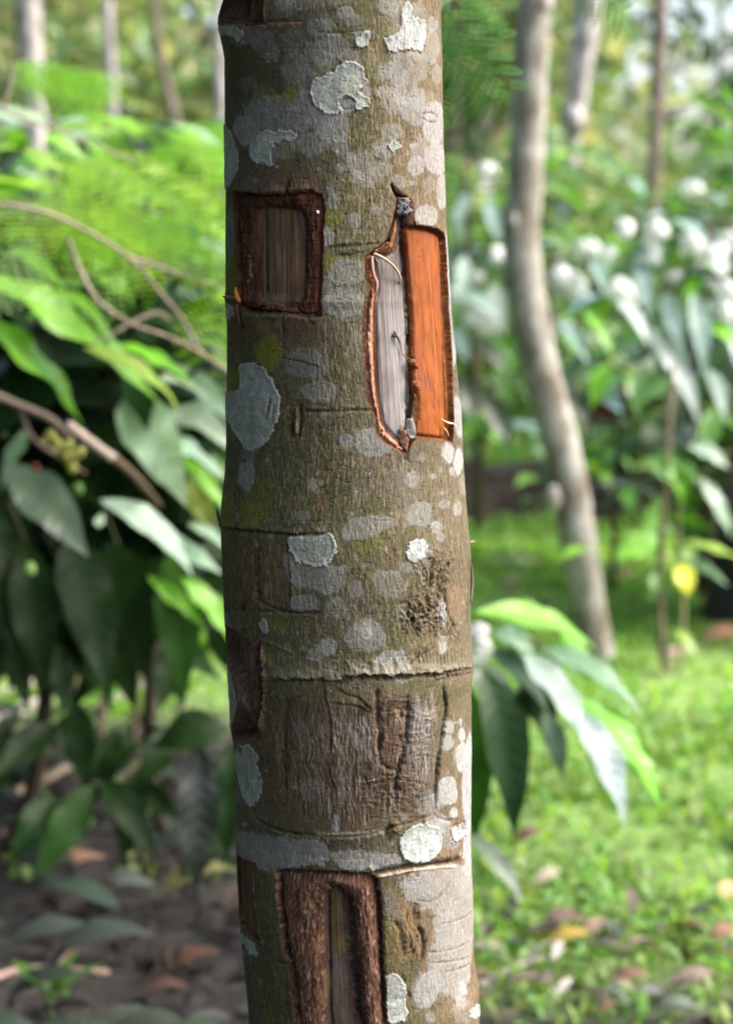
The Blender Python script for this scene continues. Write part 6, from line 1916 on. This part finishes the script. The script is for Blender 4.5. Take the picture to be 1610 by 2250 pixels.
# far-off wood that reads as one mass: it closes the clearing behind, to the left and behind the viewer, and opens to the right
mb = MB()
n = 17000
P = np.stack([RNG.uniform(-14, 14, n), RNG.uniform(21, 30, n), RNG.uniform(.1, 6.5, n)], 1)
gap = (P[:, 0] > 2.6) & (P[:, 2] > 2.0)
keep = (fbm(P[:, 0] / 1.3, P[:, 2] / 1.1, 401, 3) > np.where(gap, .5, .40)) & (RNG.random(n) < np.where(gap, .02, .8))
leaf_cards(mb, P[keep], .40, (.25, .30, .21))
n = 15000
a_ = RNG.uniform(radians(175), radians(330), n)  # unseen ring around the viewer, added to block skylight on the trunk
r_ = RNG.uniform(5.0, 8.5, n)
P = np.stack([r_ * np.sin(a_), r_ * np.cos(a_) - 1.0, RNG.uniform(.1, 7.5, n)], 1)
keep = fbm(a_ * 4, P[:, 2] / 1.0, 407, 3) > .36
leaf_cards(mb, P[keep], .42, (.06, .11, .035))
tag(mb.build('far_woodland', M['leaf']), label='pale far woodland foliage closing the view behind the trees', cat='woodland', kind='stuff')

# =================================================================== LIGHT, SKY, CAMERA
SUN_EL, SUN_AZ = radians(46), radians(97)            # azimuth from +Y (view direction) towards +X
w = bpy.data.worlds.new('World')
SC.world = w
w.use_nodes = True
nt = w.node_tree
bg = nt.nodes['Background']
sky = nt.nodes.new('ShaderNodeTexSky')
sky.sky_type = 'NISHITA'
sky.sun_disc = False
sky.sun_elevation = SUN_EL
sky.sun_rotation = SUN_AZ
sky.dust_density = 5.0
nt.links.new(sky.outputs[0], bg.inputs['Color'])
bg.inputs['Strength'].default_value = 0.15
sl_ = bpy.data.lights.new('sun', 'SUN')
sl_.energy = 1.35
sl_.angle = radians(20)
sl_.color = (1, .985, .965)
so_ = bpy.data.objects.new('sun', sl_)
COLL.objects.link(so_)
sv = Vector((sin(SUN_AZ) * cos(SUN_EL), cos(SUN_AZ) * cos(SUN_EL), sin(SUN_EL)))
so_.rotation_euler = sv.to_track_quat('Z', 'Y').to_euler()
so_.location = (4, -2, 6)

cd = bpy.data.cameras.new('camera')
cd.sensor_fit = 'VERTICAL'
cd.sensor_height = SENS
cd.sensor_width = SENS * 1610 / 2250
cd.lens = LENS
cd.clip_start = 0.05
cd.clip_end = 300
cd.dof.use_dof = True
cd.dof.focus_distance = 1.085
cd.dof.aperture_fstop = 4.0
co = bpy.data.objects.new('camera', cd)
COLL.objects.link(co)
co.location = CAM
co.rotation_euler = (radians(90) - PITCH, 0, 0)
SC.camera = co

SC.view_settings.view_transform = 'Standard'
SC.view_settings.look = 'None'
SC.view_settings.gamma = 1.0
SC.view_settings.exposure = 1.92
SC.cycles.max_bounces = 8
SC.cycles.transparent_max_bounces = 8
SC.cycles.sample_clamp_indirect = 8
SC.cycles.use_denoising = True
